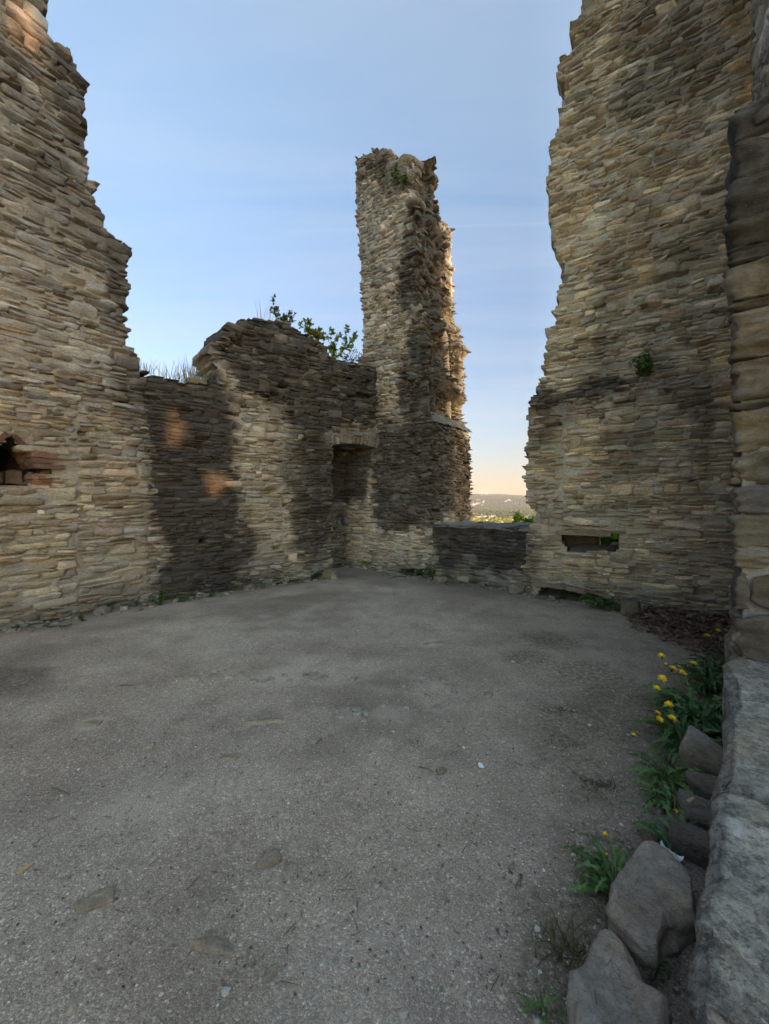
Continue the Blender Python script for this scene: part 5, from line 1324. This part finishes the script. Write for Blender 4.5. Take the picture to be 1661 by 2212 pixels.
# small litter
def butt(label, pos, L, ang):
    acc = Acc(); e = np.array([math.cos(ang), math.sin(ang), 0]); p0 = pos + np.array([0, 0, .006])
    tube(acc, np.array([p0 - e * .0001, p0, p0 + e * L * .6]), .004, .004, (.34, .24, .13), 9); tube(acc, np.array([p0 + e * L * .6, p0 + e * L * .97, p0 + e * L]), .0041, .0036, (.38, .31, .22), 9)
    return tag(acc.build('cigarette_butt', PALE, origin=pos), label, 'cigarette butt', None, 'thing')
butt('tan cigarette butt on the gravel left of the bushy dandelion', gp(1243, 1922), .035, -.1)
butt('tan cigarette butt stuck between the two big rocks', gp(1306, 1990) + np.array([0, 0, .03]), .02, .2)
def scrap(label, pos, L, W_, seed, col, name='paper_scrap', cat='paper scrap', h=.02):
    rng = np.random.default_rng(seed); g = np.linspace(-1, 1, 9); A, B = np.meshgrid(g, g, indexing='ij')
    r = 1 + .25 * vnoise(A * 1.5, B * 1.5, 0, seed)
    v = np.stack([A * L / 2 * r, B * W_ / 2 * r, h * np.abs(fbm(A * 1.2, B * 1.2, 0, seed, 3)) + .004], -1).reshape(-1, 3); i = np.arange(81).reshape(9, 9)
    acc = Acc(); acc.add(rotz(v, rng.uniform(0, 3)) + pos, np.stack([i[:-1, :-1], i[1:, :-1], i[1:, 1:], i[:-1, 1:]], -1).reshape(-1, 4), c=col)
    return tag(acc.build(name, PALE, origin=pos, smooth=False), label, cat, None, 'thing')
scrap('crumpled white paper scrap between the ledge and the large angular rock', gp(1448, 1868) + np.array([0, 0, .015]), .075, .05, 5, (.72, .74, .76), h=.05)
scrap('small bluish white flake lying in the open gravel', gp(1039, 1664), .035, .028, 6, (.55, .60, .66), 'flake', 'flake', .01)
def chip_(label, pos, L, W_, ang, col):
    acc = Acc(); e = np.array([math.cos(ang), math.sin(ang), 0]); n_ = np.array([-e[1], e[0], 0])
    v = [pos + e * a * L / 2 + n_ * b * W_ / 2 * (1 if a < 0 else .7) + np.array([0, 0, c_]) for c_ in (.002, .008) for a, b in ((-1, -1), (1, -1), (1, 1), (-1, 1))]
    acc.add(v, [[0, 3, 2, 1], [4, 5, 6, 7], [0, 1, 5, 4], [1, 2, 6, 5], [2, 3, 7, 6], [3, 0, 4, 7]], c=col)
    return tag(acc.build('wood_chip', PALE, origin=pos, smooth=False), label, 'wood chip', None, 'thing')
chip_('yellowish wood chip in the lower left gravel', gp(54, 1878), .05, .018, 1.2, (.40, .27, .12))
chip_('tan wood sliver lying by the ledge above the narrow dark rock', gp(1492, 1800) + np.array([0, 0, .15]), .05, .015, .5, (.34, .24, .15))
def stick(label, u0, v0, u1, v1):
    a, b = gp(u0, v0), gp(u1, v1); acc = Acc(); tube(acc, bez(a + [0, 0, .008], (a + b) / 2 + [0, 0, .014], b + [0, 0, .006], 7), .004, .002, (.12, .085, .06), 6)
    return tag(acc.build('twig', STEM, origin=a), label, 'twig', None, 'thing')
stick('thin brown twig in the left gravel', 112, 1700, 152, 1714)
stick('short dark twig in the far left gravel', 258, 1484, 290, 1482)
stick('slim twig beside the small tan stone', 905, 1662, 935, 1672)
# ================================================================== FAR LANDSCAPE
def mat_far(name, stops, scale, rough=.95, sx=(1, 1, 1)):
    m, nt, b = nt_new(name); co = N(nt, 'ShaderNodeNewGeometry').outputs['Position']
    n = noise_tex(nt, co, scale, 6, .65, sx)
    c = ramp(nt, n, stops)
    n2 = noise_tex(nt, co, scale * 12, 3, .7)
    c = mixc(nt, .6, c, ramp(nt, n2, [(.3, .6), (.7, 1.4)]), 'MULTIPLY')
    nt.links.new(c, b.inputs['Base Color']); b.inputs['Roughness'].default_value = rough; b.inputs['Specular IOR Level'].default_value = 0
    return m
VALLEY = mat_far('valley_fields', [(.30, (.09, .11, .03)), (.44, (.22, .22, .06)), (.52, (.42, .34, .14)), (.58, (.17, .18, .05)), (.72, (.07, .09, .03))], .0035, sx=(1, .5, 1))
HILL = mat_far('hill_woods', [(.30, (.035, .055, .03)), (.48, (.05, .07, .035)), (.58, (.085, .10, .045)), (.68, (.17, .14, .085)), (.75, (.05, .07, .035))], .0022)
gx_ = np.linspace(-5000, 9000, 180); gy_ = np.concatenate([np.linspace(150, 1500, 12)[:-1], np.linspace(1500, 6400, 110)])
X_, Y_ = np.meshgrid(gx_, gy_, indexing='ij'); idx = np.arange(X_.size).reshape(X_.shape); q = np.stack([idx[:-1, :-1], idx[1:, :-1], idx[1:, 1:], idx[:-1, 1:]], -1).reshape(-1, 4)
def valley_z(x, y): return -100 + 3 * fbm(x * .0015, y * .0015, 0, 31, 3)
tag(mesh_obj('valley', np.stack([X_, Y_, valley_z(X_, Y_)], -1).reshape(-1, 3), q, VALLEY), 'sunlit valley floor of fields and woods far below', None, None, 'structure')
gy2 = np.linspace(5600, 11000, 120); gx2 = np.linspace(-6000, 12000, 220)
def hill_z(x, y):
    ridge = 150 + 22 * fbm(x * .0009, 0, 0, 37, 3) - 6e-3 * (x - 2200) * .9
    f = sstep(5800, 8300, y + 350 * fbm(x * .0006, y * .0006, 0, 38, 3))
    return -106 + f * (ridge + 106 + 12 * fbm(x * .0025, y * .0025, 0, 39, 4)) * (1 - .5 * sstep(8600, 11000, y))
X_, Y_ = np.meshgrid(gx2, gy2, indexing='ij'); idx = np.arange(X_.size).reshape(X_.shape); q = np.stack([idx[:-1, :-1], idx[1:, :-1], idx[1:, 1:], idx[:-1, 1:]], -1).reshape(-1, 4)
tag(mesh_obj('hills', np.stack([X_, Y_, hill_z(X_, Y_)], -1).reshape(-1, 3), q, HILL), 'long wooded hill ridge on the horizon', None, None, 'structure')

# woods of the valley: one mass of crowns
rng = np.random.default_rng(19)
TREE = mat_attr('far_crowns', rough=.9, var=.35, scale=.25, spec=.0)
n = 15000
Yv = 1500 * (5600 / 1500) ** rng.random(n); Xv = rng.uniform(-.05, .60, n) * Yv
band = fbm(Xv * .0022, Yv * .004, 0, 45, 3)
ok = (band > .02) | (Yv < 2250)
ok &= ~((Yv > 2380) & (Yv < 2750) & (band < .35))
Xv, Yv = Xv[ok], Yv[ok]; n = len(Xv); sz = rng.uniform(5, 10, n) * np.where(Yv > 3000, 1.5, 1)
tc = np.where((Yv < 2350)[:, None], np.array((.20, .20, .035)), np.array((.05, .075, .03))) * np.exp(rng.normal(0, .35, (n, 1))) * np.stack([rng.uniform(.8, 1.35, n), np.ones(n), np.ones(n)], -1)
v, t, c = scatter_ico(np.stack([Xv, Yv, valley_z(Xv, Yv) + sz * .6], -1), sz, tc, rng, 1.1, .25)
acc = Acc(); acc.add(v, t=t, c=c); tag(acc.build('woods', TREE), 'distant woods of the valley, read as one mass of crowns', None, None, 'stuff')
n = 9000
Yv = rng.uniform(6000, 8500, n); Xv = rng.uniform(.0, .55, n) * Yv
ok = fbm(Xv * .0016, Yv * .0016, 0, 55, 3) > -.05; Xv, Yv = Xv[ok], Yv[ok]; n = len(Xv); sz = rng.uniform(9, 18, n)
tc = np.array((.038, .06, .03)) * np.exp(rng.normal(0, .3, (n, 1)))
v, t, c = scatter_ico(np.stack([Xv, Yv, hill_z(Xv, Yv) + sz * .3], -1), sz, np.tile(tc, 1), rng, .9, .25)
acc = Acc(); acc.add(v, t=t, c=c); tag(acc.build('woods', TREE), 'distant woods covering the hill ridge', None, None, 'stuff')

FAR = mat_attr('far_walls', rough=.85, var=.08, scale=.2, spec=.1)
def far_house(label, x, y, z, w, d, h, wall, roof, group, rz=0.0, name='house', cat='house', pitch=.45):
    root = empty(name, (x, y, z), label, cat, group, rz)
    a = Acc(); b = [(-w / 2, -d / 2), (w / 2, -d / 2), (w / 2, d / 2), (-w / 2, d / 2)]
    a.add([(*p, -6) for p in b] + [(*p, h) for p in b], [[0, 1, 5, 4], [1, 2, 6, 5], [2, 3, 7, 6], [3, 0, 4, 7], [4, 5, 6, 7]], c=wall); a.build('wall', FAR, root, smooth=False)
    a = Acc(); e = .6; r = h + d * pitch; h2 = h + .05
    a.add([(-w / 2 - e, -d / 2 - e, h2), (w / 2 + e, -d / 2 - e, h2), (w / 2 + e, d / 2 + e, h2), (-w / 2 - e, d / 2 + e, h2), (-w / 2 - e, 0, r), (w / 2 + e, 0, r)], [[0, 1, 5, 4], [2, 3, 4, 5]], [[1, 2, 5], [3, 0, 4]], c=roof); a.build('roof', FAR, root, smooth=False)
    return root
rng = np.random.default_rng(29)
def hpt(u, v_):
    """where the sighting meets the hill"""
    for Y in np.linspace(5700, 9500, 800):
        X = (u - CX) / FOC * Y; z = EYE + (HY - v_) * Y / FOC
        if hill_z(np.array(X), np.array(Y)) >= z: return X, Y, float(hill_z(np.array(X), np.array(Y)))
    return X, Y, z
for k in range(22):
    u, v_ = rng.uniform(1016, 1044), 1090 + rng.normal(0, 1.2)
    X, Y, z = hpt(u, v_)
    far_house('tiny white house in the village at the foot of the hill', X, Y, z + 3, rng.uniform(14, 30), rng.uniform(10, 14), rng.uniform(8, 13), (.75, .72, .66), (.30, .17, .12), 'houses of the far village', rng.uniform(-.6, .6))
for k, (u, v_) in enumerate(((1092, 1084), (1095, 1084), (1096, 1082), (1100, 1081), (1103, 1083), (1031, 1081), (1034, 1081), (1045, 1084))):
    X, Y, z = hpt(u, v_)
    far_house('tiny white farmhouse alone on the slope of the far hill', X, Y, z + 3, rng.uniform(18, 34), 14, 10, (.78, .75, .68), (.4, .3, .25), 'farmhouses on the far hill', rng.uniform(-.5, .5))
for k, (u, v_, w, h) in enumerate(((1035, 1119, 60, 11), (1046, 1119, 56, 13), (1057, 1119, 46, 10), (1066, 1118, 44, 12), (1038, 1114.5, 60, 10), (1063, 1114, 60, 10), (1090, 1119, 30, 8))):
    Y = FOC * (100 + EYE) / (v_ - HY); X = (u - CX) / FOC * Y
    far_house('low warehouse in the valley with sunlit walls', X, Y, float(valley_z(np.array(X), np.array(Y))), w, 20, h, ((.62, .42, .30), (.66, .56, .44), (.60, .40, .30))[k % 3], (.55, .47, .40), 'warehouses in the valley', rng.uniform(-.2, .2), 'warehouse', 'warehouse', .12)
proto = None
for k, u in enumerate((1101, 1104.5, 1108, 1111, 1114, 1117, 1119.5, 1122, 1124.5, 1127, 1130, 1133, 1136, 1139)):
    Y = 2330 + rng.uniform(-30, 60); X = (u - CX) / FOC * Y
    if proto is None:
        acc = Acc(); tube(acc, np.array([(0, 0, 0), (0, 0, 10), (0, 0, 22)]), 1.0, .55, (.62, .58, .52), 6); proto = acc.build('mast', FAR); o = proto
    else: o = proto.copy(); C.objects.link(o)
    o.location = (X, Y, -100); tag(o, 'thin pale mast in the row across the valley floor', 'mast', 'masts in the valley', 'thing')
# wind turbines on the ridge
def blade_acc(length, ang):
    a = Acc(); c_, s_ = math.cos(ang), math.sin(ang); w = 3.2
    pts = [(-w * .5, 0), (w * .5, 0), (w * .35, length * .6), (0, length), (-w * .45, length * .25)]
    v = [(p * c_ - q_ * s_, d, p * s_ + q_ * c_) for d in (-.5, .5) for p, q_ in pts]; a.add(v, [[i, (i + 1) % 5, 5 + (i + 1) % 5, 5 + i] for i in range(5)] + [[0, 4, 2, 1], [5, 6, 7, 9]], [[2, 4, 3], [7, 8, 9]], c=(.8, .8, .8)); return a
for k, (u, a0) in enumerate(((1041, .2), (1048, .9), (1052, 1.5))):
    Y = 8150.; X = (u - CX) / FOC * Y; z = float(hill_z(np.array(X), np.array(Y)))
    root = empty('wind_turbine', (X, Y, z), ['largest wind turbine on the far ridge', 'middle wind turbine on the far ridge', 'rightmost wind turbine on the far ridge'][k], 'wind turbine', 'wind turbines on the ridge')
    H = (75, 60, 60)[k]
    acc = Acc(); tube(acc, np.array([(0, 0, -8), (0, 0, H * .5), (0, 0, H)]), 3.2, 1.8, (.8, .8, .8), 8); acc.build('mast', FAR, root)
    acc = Acc(); tube(acc, np.array([(0, 4, H), (0, 0, H), (0, -4, H)]), 2.2, 2.0, (.8, .8, .8), 8); nac = acc.build('nacelle', FAR, root)
    for j in range(3):
        bl = blade_acc(38, a0 + j * 2 * PI / 3).build('blade', FAR, root, smooth=False); bl.location = (0, -5, H)
# pale embankment road across the valley
acc = Acc()
for (u0, u1, v0, v1, w) in ((1083, 1150, 1101.5, 1100, 60), (1040, 1062, 1096.6, 1096.2, 90), (1044, 1064, 1101, 1101, 40)):
    pts = []
    for f in np.linspace(0, 1, 24):
        v_ = v0 + (v1 - v0) * f; u = u0 + (u1 - u0) * f; Y = FOC * 97 / (v_ - HY); X = (u - CX) / FOC * Y; pts += [(X, Y - w, -96), (X, Y + w, -94)]
    i = np.arange(23)[:, None] * 2; acc.add(pts, np.concatenate([i, i + 2, i + 3, i + 1], 1), c=(.62, .54, .42))
tag(acc.build('road', FAR), 'pale road embankment crossing the far valley', None, None, 'structure')
# haze
if HAZE > 0:
    m = bpy.data.materials.new('air'); m.use_nodes = True; nt = m.node_tree; nt.nodes.clear()
    o_ = nt.nodes.new('ShaderNodeOutputMaterial'); vv = nt.nodes.new('ShaderNodeVolumePrincipled'); nt.links.new(vv.outputs[0], o_.inputs['Volume'])
    vv.inputs['Color'].default_value = (.92, .94, 1.0, 1); vv.inputs['Density'].default_value = HAZE; vv.inputs['Anisotropy'].default_value = .2
    x0, x1, y0, y1, z0, z1 = -7000, 13000, -600, 11500, -112, 320
    v = [(x, y, z) for z in (z0, z1) for x, y in ((x0, y0), (x1, y0), (x1, y1), (x0, y1))]
    hz = mesh_obj('haze', v, np.array([[0, 3, 2, 1], [4, 5, 6, 7], [0, 1, 5, 4], [1, 2, 6, 5], [2, 3, 7, 6], [3, 0, 4, 7]]), m, smooth=False)
    tag(hz, 'thin evening haze in the air over the valley', None, None, 'stuff')
SKY_STRENGTH, SUN_STRENGTH, EXPOSURE = .15, 2.2, 2.45
SKY_TINT = [(0.0, (.29, .25, .33)), (.055, (.295, .255, .34)), (.2, (.385, .365, .415)), (.45, (.465, .462, .535)), (.742, (.66, .67, .71)), (1.0, (.95, .90, .82))]
SKY_GLOW = (1.45, 1.38, 1.27)
CLOUD = (.92, .98, 1.12)
HAZE = 5e-5
# ================================================================== LIGHT, SKY, CAMERA
SUN_EL = math.radians(6.5)
SUND = np.array((.77, -.64)); SUND = SUND / np.linalg.norm(SUND)
w = bpy.data.worlds.new('World'); bpy.context.scene.world = w; w.use_nodes = True
nt = w.node_tree; nt.nodes.clear()
out = N(nt, 'ShaderNodeOutputWorld'); bg = N(nt, 'ShaderNodeBackground'); nt.links.new(bg.outputs[0], out.inputs[0])
sky = N(nt, 'ShaderNodeTexSky', sky_type='NISHITA', sun_disc=False)
sky.sun_elevation = SUN_EL
sky.sun_rotation = math.atan2(SUND[0], SUND[1])
sky.altitude = 250; sky.air_density = 1.0; sky.dust_density = .7; sky.ozone_density = 1.0
# the clear evening sky: Nishita, balanced towards the pale blue of this evening
geo = N(nt, 'ShaderNodeTexCoord')
sep = N(nt, 'ShaderNodeSeparateXYZ'); nt.links.new(geo.outputs['Generated'], sep.inputs[0])
zc = mathn(nt, 'MAXIMUM', sep.outputs[2], .04)
px_ = mathn(nt, 'DIVIDE', sep.outputs[0], zc); py_ = mathn(nt, 'DIVIDE', sep.outputs[1], zc)
cmb = N(nt, 'ShaderNodeCombineXYZ'); nt.links.new(px_, cmb.inputs[0]); nt.links.new(py_, cmb.inputs[1])
cir = noise_tex(nt, cmb.outputs[0], 1.1, 5, .6, (.35, 1.6, 1), .4)
cirr = mathn(nt, 'MULTIPLY', ramp(nt, cir, [(.42, 0.0), (.72, 1.0)]), .36)
def trail(ax, ay, bx, by, width, amt):
    dx, dy = bx - ax, by - ay; L = math.hypot(dx, dy); dx /= L; dy /= L
    nd = mathn(nt, 'ABSOLUTE', mathn(nt, 'ADD', mathn(nt, 'MULTIPLY', mathn(nt, 'SUBTRACT', px_, ax), -dy), mathn(nt, 'MULTIPLY', mathn(nt, 'SUBTRACT', py_, ay), dx)))
    al = mathn(nt, 'ADD', mathn(nt, 'MULTIPLY', mathn(nt, 'SUBTRACT', px_, ax), dx), mathn(nt, 'MULTIPLY', mathn(nt, 'SUBTRACT', py_, ay), dy))
    m1 = mathn(nt, 'SUBTRACT', 1.0, mathn(nt, 'DIVIDE', nd, width), True)
    m2 = mathn(nt, 'MULTIPLY', mathn(nt, 'MULTIPLY', mathn(nt, 'ADD', al, .05), 8, True), mathn(nt, 'MULTIPLY', mathn(nt, 'SUBTRACT', L + .1, al), 8, True))
    return mathn(nt, 'MULTIPLY', mathn(nt, 'MULTIPLY', m1, m2), amt)
c_ = cirr
for tr_ in ((-.96, 1.314, .30, 1.24, .05, .12), (-.39, 1.475, .62, 1.431, .012, .28), (-1.1, 1.72, .1, 1.66, .09, .10), (-1.2, 1.05, .4, 1.02, .06, .06)):
    c_ = mathn(nt, 'MAXIMUM', c_, trail(*tr_))
tint = ramp(nt, sep.outputs[2], SKY_TINT)
# the half of the sky round the low sun glows brighter and warmer than the half opposite
hl_ = mathn(nt, 'SQRT', mathn(nt, 'ADD', mathn(nt, 'MULTIPLY', sep.outputs[0], sep.outputs[0]), mathn(nt, 'ADD', mathn(nt, 'MULTIPLY', sep.outputs[1], sep.outputs[1]), 1e-4)))
sd_ = mathn(nt, 'ADD', mathn(nt, 'MULTIPLY', sep.outputs[0], float(SUND[0])), mathn(nt, 'MULTIPLY', sep.outputs[1], float(SUND[1])))
glow = ramp(nt, mathn(nt, 'ADD', mathn(nt, 'MULTIPLY', mathn(nt, 'DIVIDE', sd_, hl_), .5), .5), [(.33, 0.0), (.72, 1.0)])
tint = mixc(nt, glow, tint, SKY_GLOW)
skc = mixc(nt, 1.0, sky.outputs[0], tint, 'MULTIPLY')
HZ = mixc(nt, c_, skc, CLOUD)
nt.links.new(HZ, bg.inputs[0]); bg.inputs[1].default_value = SKY_STRENGTH

sun = bpy.data.lights.new('sun', 'SUN'); sun.energy = SUN_STRENGTH; sun.angle = math.radians(.55); sun.color = (1.0, .54, .24)
so_ = bpy.data.objects.new('sun', sun); C.objects.link(so_)
from mathutils import Vector
dirv = Vector((SUND[0] * math.cos(SUN_EL), SUND[1] * math.cos(SUN_EL), math.sin(SUN_EL)))
so_.rotation_euler = dirv.to_track_quat('Z', 'Y').to_euler(); so_.location = (30, -25, 20)

cam = bpy.data.cameras.new('camera'); co_ = bpy.data.objects.new('camera', cam); C.objects.link(co_)
cam.sensor_fit = 'VERTICAL'; cam.sensor_height = 36; cam.sensor_width = 27; cam.lens = FOC / 2212 * 36
cam.shift_y = (HY - 1106) / 2212; cam.clip_start = .05; cam.clip_end = 40000
co_.location = (0, 0, EYE); co_.rotation_euler = (PI / 2, 0, 0)
sc = bpy.context.scene; sc.camera = co_
sc.view_settings.view_transform = 'Standard'; sc.view_settings.look = 'None'; sc.view_settings.gamma = 1; sc.view_settings.exposure = EXPOSURE
sc.cycles.max_bounces = 8; sc.cycles.diffuse_bounces = 4; sc.cycles.transparent_max_bounces = 8
sc.cycles.use_denoising = True
